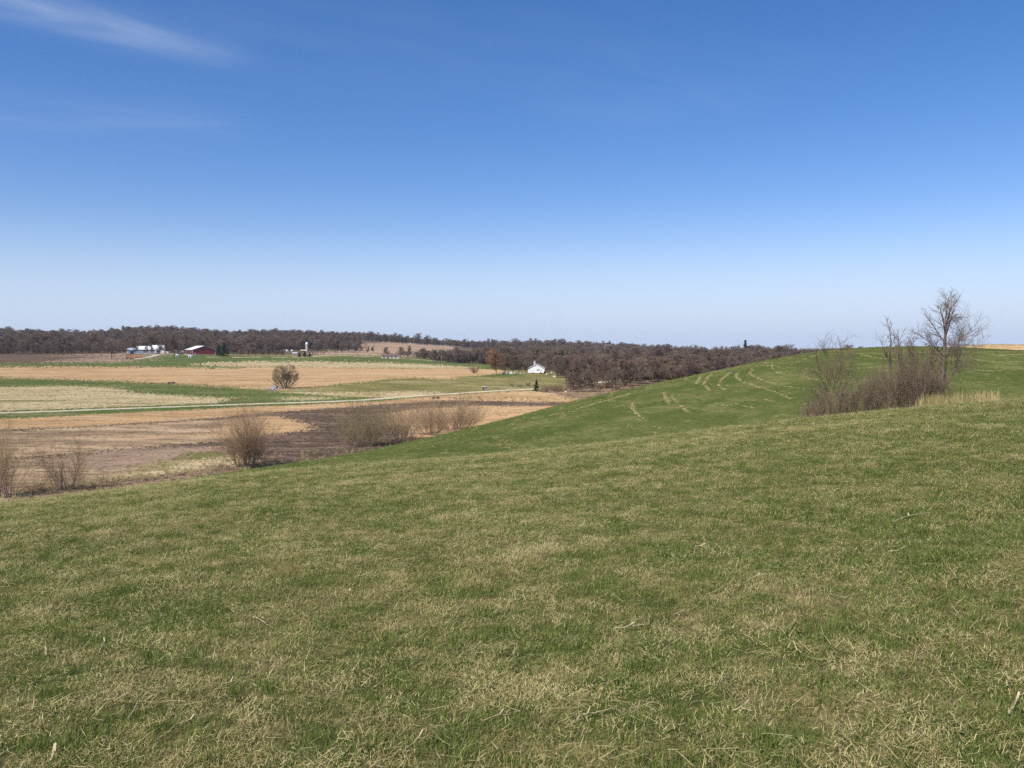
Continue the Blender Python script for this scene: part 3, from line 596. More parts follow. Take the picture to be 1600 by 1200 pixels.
# --- the clump in the hollow on the right, about 60 m off
RC = 59.0; U = RC / F                                       # metres per photo pixel there
def local(pts, bx, by, g, depth=0.0):
    out = []; acc = 0.0; dd = g.uniform(-1, 1) * depth
    for i, (px, py) in enumerate(pts):
        out.append(((px - bx) * U, dd * i / max(1, len(pts) - 1) + g.uniform(-.05, .05), (by - py) * U))
    return out
TW = [dict(n=0, t0=0, ang=(0, 0), len=(0, 0), rad=0), dict(n=(3.4, 2), t0=0.2, ang=(25, 60), len=(0.35, 0.62), rad=0.45, up=0.10, wob=0.13, seg=4, rmin=0.009, fall=0.5),
      dict(n=(6.0, 3), t0=0.12, ang=(25, 60), len=(0.35, 0.65), rad=0.5, up=0.07, wob=0.16, seg=3, rmin=0.0065, fall=0.4), dict(n=(9.0, 3), t0=0.1, ang=(20, 60), len=(0.35, 0.75), rad=0.6, wob=0.2, up=0.06, seg=2, rmin=0.005)]
def gpos(px, r): return atr(px, r)
# tall tree
T = Tree(5); g = T.g; b = atr(1470, RC); by = HZ - b[2] / RC * F * math.cos(az(1470)) ; bx = 1470
tr = local([(1470, by), (1471, 620), (1473, 590), (1474, 560), (1475, 530), (1475, 512)], bx, by, g)
T.limb(tr, 0.135, 0.075, 0, [TW[0], dict(TW[1], n=5, t0=0.3, t1=0.85, len=(0.16, 0.3))] + TW[2:])
for pts, r0, dp in [([(1475, 512), (1479, 495), (1485, 478), (1487, 466)], .085, .5), ([(1475, 515), (1470, 498), (1464, 482), (1462, 474)], .07, -.7), ([(1475, 525), (1466, 512), (1458, 498), (1452, 488)], .06, .8),
      ([(1475, 520), (1483, 505), (1490, 488), (1497, 474)], .065, .9), ([(1475, 512), (1474, 492), (1475, 470), (1476, 463)], .07, .3), ([(1475, 538), (1488, 527), (1500, 519), (1512, 510)], .055, -1.2),
      ([(1474, 545), (1462, 532), (1448, 520), (1434, 511)], .055, .8), ([(1473, 586), (1482, 573), (1489, 562), (1493, 548), (1498, 532), (1503, 515), (1508, 505)], .06, 1.0), ([(1489, 562), (1499, 550), (1511, 536), (1522, 526)], .02, 1.0),
      ([(1476, 550), (1486, 540), (1497, 527), (1505, 512)], .045, -1.5), ([(1474, 560), (1464, 550), (1457, 540)], .035, -.9)]:
    T.limb(local(pts, bx, by, g, dp), r0 * .72, r0 * 0.16, 1, TW)
put_tree('bare_tree', T, b, (M['bark_grey'], M['twig_grey']), 'tallest bare tree, spreading crown against the sky on the right', 'tree', cut=1)
# tree with a wide fork at the left end of the thicket
T = Tree(9); g = T.g; bx = 1299; b = atr(1299, RC - 3); by = HZ - b[2] / (RC - 3) * F * math.cos(az(1299))
tr = local([(1299, by), (1298, 640), (1299, 622), (1299, 608)], bx, by, g); T.limb(tr, 0.085, 0.06, 0, [TW[0], dict(TW[1], n=3, t0=.4, len=(.2, .3))] + TW[2:])
for pts, r0, dp in [([(1299, 612), (1296, 602), (1288, 588), (1282, 576), (1268, 569), (1254, 562)], .06, .5), ([(1299, 610), (1301, 598), (1306, 582), (1309, 566), (1311, 550), (1313, 535)], .06, -.4), ([(1300, 618), (1312, 608), (1320, 602), (1324, 590), (1325, 572), (1328, 556)], .055, .7),
      ([(1299, 605), (1297, 590), (1299, 572), (1297, 553), (1288, 537)], .055, .9), ([(1303, 590), (1310, 578), (1316, 560), (1320, 545)], .04, -1.0), ([(1301, 600), (1309, 592), (1313, 578), (1311, 560)], .035, 1.0), ([(1288, 588), (1280, 570), (1275, 556), (1272, 548)], .03, -.8), ([(1285, 613), (1277, 607), (1268, 600)], .025, .6), ([(1298, 604), (1288, 603), (1272, 600)], .025, -.8)]:
    T.limb(local(pts, bx, by, g, dp), r0 * .6, r0 * 0.15, 1, [TW[0], dict(TW[1], up=.06), dict(TW[2], n=(5.0, 2)), dict(TW[3], n=(7, 2))])
put_tree('bare_tree', T, b, (M['bark_brown'], M['twig_brown']), 'bare tree with wide forked limbs at the left end of the thicket', 'tree')
# slim upright tree
T = Tree(13); g = T.g; bx = 1392; b = atr(1392, RC); by = HZ - b[2] / RC * F * math.cos(az(1392))
T.limb(local([(1394, by), (1394, 600), (1391, 570), (1390, 545), (1391, 525), (1389, 508), (1386, 500)], bx, by, g), 0.075, 0.012, 0, [TW[0], dict(TW[1], n=15, t0=0.4, t1=0.97, len=(0.10, 0.2), ang=(25, 50)), dict(TW[2], n=(5, 2)), TW[3]])
T.limb(local([(1391, 562), (1386, 548), (1380, 535), (1376, 524)], bx, by, g, .3), .03, .01, 1, TW); T.limb(local([(1391, 532), (1397, 522), (1401, 514)], bx, by, g, .3), .02, .008, 1, TW)
put_tree('bare_tree', T, b, (M['bark_brown'], M['twig_grey']), 'slim upright bare sapling left of the tallest tree', 'tree')
# middling trees of the thicket
for k, (px, top, lean, rr, lab) in enumerate([(1409, 523, -4, 58, 'short bare tree just right of the slim sapling'), (1420, 530, 3, 60, 'bare tree in the densest middle of the thicket'), (1432, 528, -6, 59, 'bare tree in the thicket halfway to the tallest tree'), (1446, 526, 5, 61, 'bare tree pressed close to the left of the tallest tree'), (1458, 545, -3, 58, 'small bare tree under the low left limb of the tallest tree')]):
    T = Tree(40 + k); g = T.g; b = atr(px, rr); by = HZ - b[2] / rr * F * math.cos(az(px))
    h = by - top
    T.limb(local([(px, by), (px + lean * .2, by - h * .25), (px + lean * .5, by - h * .5), (px + lean, by - h * .75), (px + lean * 1.2, top)], px, by, g, .4), 0.06, 0.014, 0,
           [TW[0], dict(TW[1], n=18, t0=0.2, len=(0.26, 0.46), ang=(15, 40), up=.16, rmin=.013), dict(TW[2], n=(4.5, 2), rmin=.008), dict(TW[3], n=(5, 2), rmin=.0055)])
    put_tree('bare_tree', T, b, (M['bark_brown'], M['twig_brown']), lab, 'tree', 'small bare trees of the thicket')
sl = ['thin sapling at the left of the dense middle', 'thin leaning sapling behind the slim one', 'thin sapling rising right of the slim one', 'thin sapling in the dense middle of the thicket', 'pale thin sapling right of the dense middle', 'thin sapling under the tallest tree on its left', 'thin sapling against the trunk of the tallest tree', 'short sapling left of the slim one', 'short sapling right of the forked tree']
for k, (px, top, lean, rr) in enumerate([(1378, 560, 4, 58), (1398, 540, -5, 61), (1404, 548, 5, 57), (1416, 536, -3, 59), (1426, 541, 4, 57), (1440, 535, 4, 60), (1463, 538, 3, 60), (1366, 580, -3, 57), (1330, 598, 4, 57)]):
    T = Tree(140 + k); g = T.g; b = atr(px, rr); by = HZ - b[2] / rr * F * math.cos(az(px)); h = by - top
    T.limb(local([(px, by), (px + lean * .3, by - h * .3), (px + lean * .8, by - h * .6), (px + lean * 1.3, top)], px, by, g, .5), 0.034, 0.008, 0,
           [TW[0], dict(TW[1], n=16, t0=0.25, len=(0.18, 0.34), ang=(15, 38), up=.14, rmin=.009), dict(TW[2], n=(5, 2), rmin=.0065), dict(TW[3], n=(6, 2))])
    put_tree('sapling', T, b, (M['bark_brown'], M['twig_grey']), sl[k], 'sapling', 'saplings of the thicket')
def bush(seed, h, spread, n, tw=3.0, r=0.014, lean=0.9, t0=.15, wob=.09):
    T = Tree(seed); g = T.g
    P = [dict(seg=5, wob=wob, up=0.06, tip=0.3, rmin=.006), dict(n=(tw, 2), t0=t0, ang=(15, 45), len=(0.25, 0.5), rad=0.6, up=0.08, wob=0.14, seg=3, rmin=0.006, fall=.35), dict(n=(4.5, 2), t0=0.1, ang=(15, 50), len=(0.25, 0.55), rad=0.65, up=0.06, wob=0.18, seg=2, rmin=0.005)]
    for _ in range(n):
        a = g.uniform(0, 6.283); q = math.sqrt(g.random()); tilt = q * lean * spread / h
        d = Vector((math.cos(a) * tilt, math.sin(a) * tilt, 1)).normalized()
        T.branch(Vector((math.cos(a) * q * spread * .25, math.sin(a) * q * spread * .25, -0.1)), d, h * g.uniform(0.45, 1.1), r * g.uniform(.6, 1.3), 0, P)
    return T
bl = ['lowest grey bush at the far left end of the thicket', 'low bush beneath the left limbs of the forked tree', 'low bush at the foot of the forked tree', 'bush just right of the forked tree', 'bush midway between forked tree and slim sapling',
      'taller bush just left of the slim sapling', 'dense bush at the foot of the slim sapling', 'dense bush between the slim sapling and the tallest tree', 'dense bush left of the foot of the tallest tree', 'bush at the foot of the tallest tree', 'small bush right of the foot of the tallest tree', 'thin pale bush at the right end of the thicket']
for k, (px, rr, hh) in enumerate([(1264, 55, 1.5), (1281, 56, 1.9), (1306, 55, 2.0), (1326, 57, 1.9), (1346, 56, 2.2), (1366, 57, 2.5), (1388, 56, 2.7), (1411, 57, 2.9), (1434, 56, 3.0), (1456, 57, 2.7), (1482, 58, 2.2), (1503, 60, 1.5)]):
    put_tree('bush', bush(60 + k, hh * 1.05, 1.2, 42 if k < 10 else 16, 3.3, .012, .85), atr(px, rr), (M['thicket'], M['thicket']), bl[k], 'bush', 'bushes of the thicket on the right', parts=('stems', 'twigs'), sides=(4, 3))
# --- willows at the foot of the near hill
wl = [(8, 780, 688, 62, 'twig_tan', 'leafless willow cut by the left edge of the picture', 15, .55), (105, 768, 704, 60, 'twig_tan', 'fan-shaped leafless willow second from the left edge', 22, .9), (384, 733, 654, 80, 'twig_tan', 'big tan leafless willow standing alone by the ploughed field', 46, .75),
      (548, 704, 660, 40, 'twig_olive', 'thin low leafless bush left of the pair of olive willows', 14, .8), (567, 700, 640, 66, 'twig_olive', 'olive-tinged leafless willow at the left of the row', 34, .85), (623, 693, 638, 62, 'twig_tan', 'leafless willow with a pale stem in the middle of the row', 36, .8),
      (672, 682, 632, 58, 'twig_tan', 'brown leafless willow left of the widest one', 36, .85), (710, 675, 625, 84, 'twig_tan', 'widest orange-brown leafless willow at the right of the row', 60, .95)]
for k, (px, by, top, wpx, m, lab, n, lean) in enumerate(wl):
    p = at(px, by - 3); r = math.hypot(p[0], p[1]); u = r / F
    T = bush(90 + k, (by - top + 6) * u, wpx * (0.72 if k < 3 else .95) * u, int(n * 1.7), 3.1, 0.021, lean, .14, .12)
    put_tree('willow', T, p, (M['willow_stem'], M[m]), lab, 'willow', 'leafless willows below the near hill', parts=('stems', 'twigs'), sides=(5, 3))
bl = ['low brown brush at the feet of the two leftmost willows', 'low brown brush right of the fan-shaped willow', 'low brown brush left of the big tan willow', 'low brown brush right of the big tan willow', 'low brush between the big tan willow and the row', 'low brush under the middle willow of the row', 'thin brush on the pale field right of the widest willow', 'thin brush nearest the hill edge right of the willows']
for k, (px, by, hh, n) in enumerate([(55, 768, 1.2, 40), (170, 752, 1.0, 34), (338, 733, 1.4, 36), (420, 724, 1.2, 30), (500, 712, 1.0, 26), (645, 688, 1.3, 30), (785, 652, 1.3, 14), (805, 648, 1.2, 12)]):
    p = at(px, by - 2); put_tree('brush', bush(120 + k, hh, 2.6, n, 3.0, .014, 1.0), p, (M['thicket'], M['thicket']), bl[k], 'brush', 'low brush along the ditch', parts=('stems', 'twigs'), sides=(4, 3))

# --- far trees: a few shapes, copied
def far_tree(seed, h, w, dens=1.0, tk=1.0, fork=0.13):
    T = Tree(seed); g = T.g
    P = [dict(seg=5, wob=0.05, up=0.05, tip=0.25), dict(n=int(26 * dens), t0=fork, ang=(30, 72), len=(0.42 * w, 0.6 * w), rad=0.5, up=0.10, wob=0.12, seg=4, rmin=0.05 * tk, fall=.55),
         dict(n=10, t0=0.15, ang=(25, 60), len=(0.35, 0.6), rad=0.55, up=0.08, wob=0.16, seg=2, rmin=0.024 * tk, fall=.4), dict(n=15, t0=0.15, ang=(20, 60), len=(0.4, 0.7), rad=0.6, up=0.05, wob=0.2, seg=1, rmin=0.019 * tk, fall=.3)]
    T.branch(Vector((0, 0, -0.3)), Vector((g.uniform(-.06, .06), g.uniform(-.06, .06), 1)), h * 0.88, h * 0.020, 0, P)
    lobes = [(Vector((g.uniform(-.16, .16) * h * w, g.uniform(-.16, .16) * h * w, h * g.uniform(.42, .68))), h * g.uniform(.26, .36)) for _ in range(6)]
    T.seg = [q for q in T.seg if q[4] <= 1 and q[1][2] < h * .8 or any((Vector(q[1]) - c).length < r_ for c, r_ in lobes)]; return T
def conifer(seed, h, w, tk=1.0):
    T = Tree(seed); g = T.g; T.line([Vector((0, 0, -.2)), Vector((0, 0, h * .5)), Vector((0, 0, h))], h * .02, .03, 0)
    for k in range(170):
        t = g.random() ** 0.8; z = h * (0.06 + 0.93 * t); L = w * (1 - t) * g.uniform(.6, 1.1) + .15; a = g.uniform(0, 6.283); dr = g.uniform(-.35, .1)
        p = Vector((0, 0, z)); e = p + Vector((math.cos(a) * L, math.sin(a) * L, dr * L)); T.line([p, p.lerp(e, .55), e], .05 * tk, .03 * tk, 1)
        for _ in range(7):
            q = p.lerp(e, g.uniform(.25, 1)); d = Vector((g.gauss(0, 1), g.gauss(0, 1), g.gauss(-.2, .6))).normalized() * g.uniform(.2, .5)
            T.line([q, q + d], .07 * tk, .02 * tk, 1)
    return T
def one_mesh(T, m, sides=3):
    me = T.mesh('far_tree', 0, 99, sides); me.materials.append(m); return me
ORD = 'first second third fourth fifth sixth seventh eighth ninth tenth eleventh twelfth thirteenth fourteenth fifteenth'.split()
FAR_H = 12.0
far_me = [one_mesh(far_tree(200 + k, FAR_H, w, dn), M['far_twig']) for k, (w, dn) in enumerate([(1.0, 1.0), (0.85, 1.1), (1.1, 0.9), (0.75, 1.1), (0.95, 1.2), (1.2, 1.0)])]
con_me = [one_mesh(conifer(230 + k, FAR_H, 2.6), M['needle']) for k in range(2)]
con_thick = [one_mesh(conifer(235 + k, FAR_H, 3.4, 3.5), M['needle']) for k in range(2)]
orange_me = one_mesh(far_tree(240, FAR_H, 1.1, 1.6), M['orange_twig'])
brush_me = [T_.mesh('brush', 0, 99, 3) for T_ in (bush(250, 3.0, 2.6, 50, 3, .03, 1.0), bush(251, 2.6, 3.0, 50, 3, .03, 1.1))]
for b_ in brush_me: b_.materials.append(M['thicket'])
def put_far(name, me, px, r, h, label, cat='tree', group=None, wide=1.0, base=None):
    p = atr(px, r) if base is None else base
    o = link(name, me); o.location = p; s = h / (FAR_H if 'brush' not in name and name != 'small_bush' else 2.8); o.scale = (s * wide, s * wide, s); o.rotation_euler = (0, 0, R.uniform(0, 6.28))
    tag(o, label, cat, group); return o
def by_pix(px, base_y, top_y):              # place and height of something whose foot and top the photo shows
    p = at(px, base_y, valley, 150); r = math.hypot(p[0], p[1]); return p, r, (base_y - top_y) * r / F
def far_at(name, me, px, base_y, top_y, label, cat='tree', group=None, wide=1.0):
    p, r, h = by_pix(px, base_y, top_y); return put_far(name, me, px, r, h, label, cat, group, wide, p)
# lone bushy tree in the stubble
p, r, h = by_pix(446, 607, 568.5)
T = Tree(300); g = T.g
P = [dict(seg=4, wob=.1, up=.05, tip=.35), dict(n=7, t0=.15, ang=(20, 55), len=(.45, .7), rad=.6, up=.06, wob=.15, seg=3, rmin=.035, fall=.4), dict(n=10, t0=.2, ang=(20, 60), len=(.35, .65), rad=.55, up=.03, wob=.2, seg=2, rmin=.022, fall=.3), dict(n=7, t0=.1, ang=(20, 70), len=(.35, .7), rad=.7, up=0, wob=.25, seg=1, rmin=.018, fall=.2)]
for k in range(16):
    a = k * 2.4; q_ = (k + .5) / 16; ti = .12 + 1.9 * q_
    T.branch(Vector((math.cos(a) * 1.0 * q_, math.sin(a) * 1.0 * q_, -.2)), Vector((math.cos(a) * ti, math.sin(a) * ti, 1)).normalized(), h * g.uniform(.74, .9) * (1 - .10 * q_), .10, 0, P)
T.seg = [q for q in T.seg if q[4] == 0 or (math.hypot(q[1][0], q[1][1]) / (21 * r / F)) ** 2 + ((q[1][2] - h * .5) / (h * .52)) ** 2 < 1]
put_tree('bushy_tree', T, p, (M['bark_grey'], M['lone']), 'round bushy tree standing alone in the pale stubble field', 'tree', sides=(6, 3))
far_at('bare_tree', far_me[5], 174, 561, 529, 'spreading bare tree beside the orange wagons', wide=1.1)
far_at('bare_tree', far_me[1], 228, 555, 540, 'bare tree in front of the pale blue shed')
for px, b_, t_, m, lab in [(258, 553, 522, 0, 'bare tree at the right end of the pale blue shed'), (272, 553, 520, 2, 'tall bare tree behind the farmyard'), (288, 552, 522, 4, 'tall bare tree just left of the red barn'), (323, 551, 525, 3, 'bare tree rising behind the red barn roof'), (365, 557, 533, 4, 'bare tree right of the dark evergreen by the barn'), (380, 557, 540, 1, 'pale bare tree in the hedge right of the barn')]:
    far_at('bare_tree', far_me[m], px, b_, t_, lab, group='trees round the farmyard')
for k, (px, r_, h_, lab) in enumerate([(213, 838, 11, 'bare tree before the left half of the long pale shed'), (238, 836, 11, 'bare tree before the right half of the long pale shed'), (250, 830, 11, 'bare tree before the white shed'), (266, 826, 8, 'small bare tree in the middle of the farmyard'), (279, 828, 7, 'small bare tree in the right of the farmyard'), (336, 845, 11, 'bare tree at the right corner of the red barn'), (196, 850, 10, 'bare tree left of the small blue-grey shed')]):
    put_far('bare_tree', far_me[(k * 2 + 1) % 6], px, r_, h_, lab, group='trees round the farmyard', wide=1.0)
far_at('evergreen_tree', con_thick[0], 350, 558, 537, 'broad dark evergreen right of the red barn', wide=1.9)
far_at('evergreen_tree', con_thick[1], 342, 556, 540, 'small dark evergreen touching the red barn', wide=1.6)
far_at('evergreen_tree', con_thick[1], 452, 550, 540, 'small dark evergreen left of the silo', wide=1.3)
far_at('evergreen_tree', con_thick[0], 838, 612, 593.5, 'dark pointed evergreen at the end of the track', wide=1.3)
hedge = [(376, 558, 545), (388, 558, 541), (398, 558, 543), (410, 557, 544), (420, 558, 542), (432, 557, 546), (441, 557, 546)]
for k, (px, b_, t_) in enumerate(hedge): far_at('bare_tree', far_me[k % 6], px, b_, t_, ORD[k] + ' small bare tree from the left in the hedge between barn and silo', group='hedge trees right of the barn', wide=1.3)
for k, (px, b_, t_) in enumerate([(468, 558, 551), (476, 558, 550), (484, 558, 551)]): far_at('evergreen_tree', con_thick[k % 2], px, b_, t_, ('left', 'middle', 'right')[k] + 'most of the low dark evergreens below the silo' if k != 1 else 'middle one of the low dark evergreens below the silo', wide=2.6)
for k, (px, b_, t_) in enumerate([(497, 551, 538), (512, 551, 531), (523, 551, 530), (534, 551, 531), (545, 551, 532), (555, 551, 536), (564, 551, 539), (574, 552, 541), (583, 552, 541)]):
    far_at('bare_tree', far_me[k % 6], px, b_, t_, ORD[k] + ' bare tree from the left in the row below the pink ridge field', group='row of trees below the ridge field', wide=1.1)
far_at('bare_tree', far_me[2], 605, 559, 541, 'small bare tree behind the low pale shed')
far_at('bare_tree', far_me[4], 626, 560, 541, 'brown bare tree right of the low pale shed', wide=1.1); far_at('bare_tree', far_me[1], 637, 560, 539.5, 'taller brown bare tree beside the low pale shed', wide=1.1)
far_at('orange_tree', orange_me, 776, 585, 540.5, 'tall orange-brown budding tree left of the white house', wide=1.0)
far_at('small_bush', brush_me[0], 741, 583, 570, 'small reddish bush alone at the stubble edge', 'bush')
# trees round the white house
for k, (px, b_, t_, lab) in enumerate([(790, 585, 549, 'bare tree just right of the orange-brown tree'), (801, 584, 556, 'smaller bare tree in the row left of the white house'), (812, 584, 560, 'low bare tree in the row left of the white house'), (821, 584, 556, 'bare tree touching the left corner of the white house'), (832, 580, 553, 'bare tree behind the white chimney'),
        (846, 580, 551, 'round bare crown directly behind the white house'), (860, 586, 556, 'bare tree at the right corner of the white house'), (872, 590, 555, 'bare tree right of the white house by the white posts')]):
    far_at('bare_tree', far_me[k % 6], px, b_, t_, lab, group='trees round the white house')
wood_front = [(884, 600, 556), (892, 606, 560), (903, 603, 553), (908, 612, 575), (921, 604, 556), (934, 606, 560), (941, 601, 552), (952, 607, 566), (966, 603, 557), (975, 608, 575), (985, 603, 560), (1000, 600, 556), (896, 612, 580), (925, 612, 578), (960, 610, 572)]
for k, (px, b_, t_) in enumerate(wood_front): far_at('bare_tree', far_me[k % 6], px, b_, t_, ORD[sorted(q[0] for q in wood_front).index(px)] + ' front bare tree from the left in the wood right of the white house', group='front edge of the wood', wide=1.35)
for k in range(34):
    px = 880 + R.random() * 130; r = R.uniform(330, 520); put_far('bare_tree', far_me[k % 6], px, r, R.uniform(7.5, 10.5), 'bare brown tree in the wood behind the white house', group='trees of the valley wood')
for k in range(13):
    px = 848 + k * 11.5 + R.uniform(-4, 4); far_at('brush', brush_me[k % 2], px, 612 - k * .5 + R.uniform(-2, 2), 602 - k * .5 + R.uniform(-3, 2), ORD[k] + ' clump from the left of low dark brush under the wood edge', 'brush', 'dark brush under the wood', 1.3)
for k, (px, b_) in enumerate([(800, 604), (812, 605), (825, 603)]): far_at('brush', brush_me[k % 2], px, b_, b_ - 6, ('left', 'middle', 'right')[k] + ' one of three low bushes left of the pointed evergreen', 'brush', None, 1.0)
for k in range(30): put_far('bare_tree', far_me[k % 6], 0 + k * 6.6 + R.uniform(-3, 3), R.uniform(900, 940), R.uniform(10, 15), 'bare tree in the front edge of the left wood', group='front edge of the left wood')
# far woods, read as one mass
P_far = protos('wood_tree', far_me + con_me[:1])
def wood_pts(px0, px1, r0, r1, n):
    px = rng.uniform(px0, px1, n); r = np.sqrt(rng.uniform(r0 * r0, r1 * r1, n)); th = np.arctan((px - CX) / F); return r * np.sin(th), r * np.cos(th)
def wood(name, zones, label, h0, h1):
    X = np.concatenate([z[0] for z in zones]); Y = np.concatenate([z[1] for z in zones]); n = len(X)
    o = scatter(name, np.stack([X, Y, height(X, Y)], -1), P_far, label, 'wood', rng.uniform(h0, h1, n) / FAR_H * (0.55 + 0.85 * fbm(X, Y, 80, 95, 2)) * rng.uniform(.7, 1.25, n) * 1.45, tilt=0.05, tall=0.69)
    a = o.data.attributes['pick']; a.data.foreach_set('value', np.where(rng.random(n) < 0.012, 6, rng.integers(0, 6, n)).astype(np.int32)); return o
wood('left_wood', [wood_pts(-150, 250, 945, 1250, 1100), wood_pts(200, 438, 900, 1300, 780), wood_pts(438, 500, 1030, 1300, 120)], 'dense brown leafless wood behind the farm', 9, 14)
wood('ridge_wood', [wood_pts(-200, 560, 1300, 2000, 2600), wood_pts(540, 800, 1560, 2000, 900), wood_pts(430, 560, 1040, 1400, 480), wood_pts(780, 1500, 1100, 2000, 3200)], 'dark leafless wood along the far ridge', 9, 14)
wood('near_wood', [wood_pts(868, 1040, 330, 480, 190), wood_pts(860, 1200, 480, 660, 520), wood_pts(1030, 1120, 400, 500, 90), wood_pts(990, 1100, 335, 410, 80), wood_pts(965, 1100, 298, 345, 75)], 'bare brown trees and undergrowth right of the white house', 6.0, 8.5)
wood('valley_wood', [ wood_pts(775, 880, 500, 640, 130), wood_pts(775, 1450, 640, 1150, 2200), wood_pts(676, 800, 690, 800, 260), wood_pts(650, 690, 800, 830, 30)], 'brown leafless wood filling the valley behind the white house', 8, 13)

# ------------------------------------------------------------------ buildings
M['white_wall'] = plain('white_siding', (0.80, 0.79, 0.76), .6, .04); M['white_roof'] = plain('white_metal_roof', (0.78, 0.78, 0.78), .4, .06, .5)
M['red_wall'] = plain('red_steel_siding', (0.30, 0.045, 0.045), .55, .12, .6); M['blue_wall'] = plain('pale_blue_siding', (0.36, 0.42, 0.50), .5, .1, .6)
M['grey_roof'] = plain('grey_shingle_roof', (0.16, 0.15, 0.15), .85, .15, 2); M['glass'] = plain('dark_window_glass', (0.02, 0.025, 0.03), .1, .1, 1, spec=.6)
M['pale_wall'] = plain('pale_block_wall', (0.55, 0.47, 0.36), .85, .15, 1.5); M['orange_board'] = plain('orange_boards', (0.50, 0.26, 0.13), .75, .15, 2)
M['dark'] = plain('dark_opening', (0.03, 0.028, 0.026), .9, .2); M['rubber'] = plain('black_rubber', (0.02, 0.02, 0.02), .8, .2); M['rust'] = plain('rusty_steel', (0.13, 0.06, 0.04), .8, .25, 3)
M['concrete'] = plain('silo_concrete', (0.52, 0.47, 0.44), .85, .08, 1); M['pole_wood'] = plain('weathered_pole', (0.36, 0.31, 0.26), .85, .15, 4)
M['stone'] = plain('grey_field_stone', (0.25, 0.25, 0.28), .85, .25, 2); M['dark_stone'] = plain('black_stone', (0.022, 0.02, 0.02), .9, .3, 3); M['white_paint'] = plain('white_paint', (0.75, 0.74, 0.70), .6, .06)  # the stone grey serves only the made-up heap by the lone tree
M['bleached'] = plain('bleached_log', (0.62, 0.55, 0.44), .85, .2, 2); M['brown_wall'] = plain('brown_boards', (0.17, 0.11, 0.08), .85, .2, 1)
def opening(e, kind, x0, x1, z0, z1, y, frame, pane, out=-1):
    """door or window on the wall face at y: a frame standing proud and a recessed pane"""
    b = MB(); t = 0.10
    b.box(x0 - t, x1 + t, *sorted((y, y + out * .06)), z1, z1 + t); b.box(x0 - t, x1 + t, *sorted((y, y + out * .07)), z0 - t, z0)
    b.box(x0 - t, x0, *sorted((y, y + out * .05)), z0, z1); b.box(x1, x1 + t, *sorted((y, y + out * .05)), z0, z1)
    w = b.build(kind, frame, e); MB().box(x0, x1, *sorted((y + out * .01, y + out * .03)), z0, z1).build('pane' if kind == 'window' else 'panel', pane, w); return w
def gable(name, loc, rz, W, D, eave, peak, wm_, rm, label, cat, over=.35, ridge='y', group=None, slab=.16):
    """house or shed: front at -y, ridge running back along y or along x"""
    e = empty(name, loc, rz - math.atan2(loc[0], loc[1])); tag(e, label, cat, group); lo = -1.2   # rz is the turn away from facing the viewer's hill
    w, d = (W / 2, D) if ridge == 'y' else (D / 2, W)
    def T(p): return p if ridge == 'y' else (p[1] - W / 2, p[0] + D / 2, p[2])
    b = MB(); prof = [(-w, 0, lo), (w, 0, lo), (w, 0, eave), (0, 0, peak), (-w, 0, eave)]
    b.add([T(p) for p in prof] + [T((p[0], d, p[2])) for p in prof], [(0, 1, 2, 3, 4), (9, 8, 7, 6, 5)] + [(i, 5 + i, 5 + (i + 1) % 5, (i + 1) % 5) for i in range(5)])
    b.build('wall', wm_, e)
    sl = (peak - eave) / w
    for s_ in (-1, 1):
        xo, zo = s_ * (w + over), eave - sl * over; k = .02
        top = [(0, -over, peak + k + slab), (xo, -over, zo + k + slab), (xo, d + over, zo + k + slab), (0, d + over, peak + k + slab)]
        bot = [(p[0], p[1], p[2] - slab) for p in top]
        MB().add([T(p) for p in top + bot], [(0, 1, 2, 3), (7, 6, 5, 4), (0, 4, 5, 1), (1, 5, 6, 2), (2, 6, 7, 3), (3, 7, 4, 0)]).build('roof', rm, e)
    return e
# white house
p, r, _ = by_pix(838, 582.5, 570); u = r / F; W = 26 * u
ho = gable('white_house', p, math.radians(-5), W, 13, 6.8 * u, 13.6 * u, M['white_wall'], M['grey_roof'], 'white gabled house with a chimney at the edge of the wood', 'house', over=.3, slab=.22)
for x0 in (1.0, 3.4): opening(ho, 'window', x0 * u, (x0 + 1.7) * u, 3.6 * u, 5.6 * u, 0, M['white_paint'], M['glass'])
opening(ho, 'window', 7.6 * u, 9.0 * u, 3.6 * u, 5.4 * u, 0, M['white_paint'], M['pale_wall']); opening(ho, 'door', -11 * u, -5 * u, 0.1, 5.6 * u, 0, M['white_paint'], M['white_roof'])
opening(ho, 'window', -1.2 * u, .2 * u, 9 * u, 10.2 * u, 0, M['white_paint'], M['white_roof'])
ch = MB().box(-5.2 * u, -2.6 * u, 3.5, 4.6, 9 * u, 17.6 * u).build('chimney', M['concrete'], ho); MB().box(-5.5 * u, -2.3 * u, 3.35, 4.75, 17.6 * u, 18.2 * u).build('cap', M['white_paint'], ch)
for k in range(2):
    for s_ in (-1,): MB().poly([(s_ * 13.4 * u, -.34, 6.4 * u), (0, -.34, 13.4 * u), (0, -.34, 14.2 * u), (s_ * 13.4 * u, -.34, 7.2 * u)] if k == 0 else [(0, -.34, 13.4 * u), (13.4 * u, -.34, 6.4 * u), (13.4 * u, -.34, 7.2 * u), (0, -.34, 14.2 * u)], (0, .03, 0)).build('rake_board', M['white_paint'], ho)
for k, (px, by, sz) in enumerate([(845, 584.5, 4.2), (851, 584, 4.6), (833, 584, 2.6)]): far_at('shrub', con_thick[k % 2], px, by, by - sz, ('dark rounded shrub under the windows of the white house', 'dark rounded shrub at the right corner of the white house', 'small dark shrub at the front of the white house')[k], 'shrub', None, 2.2)
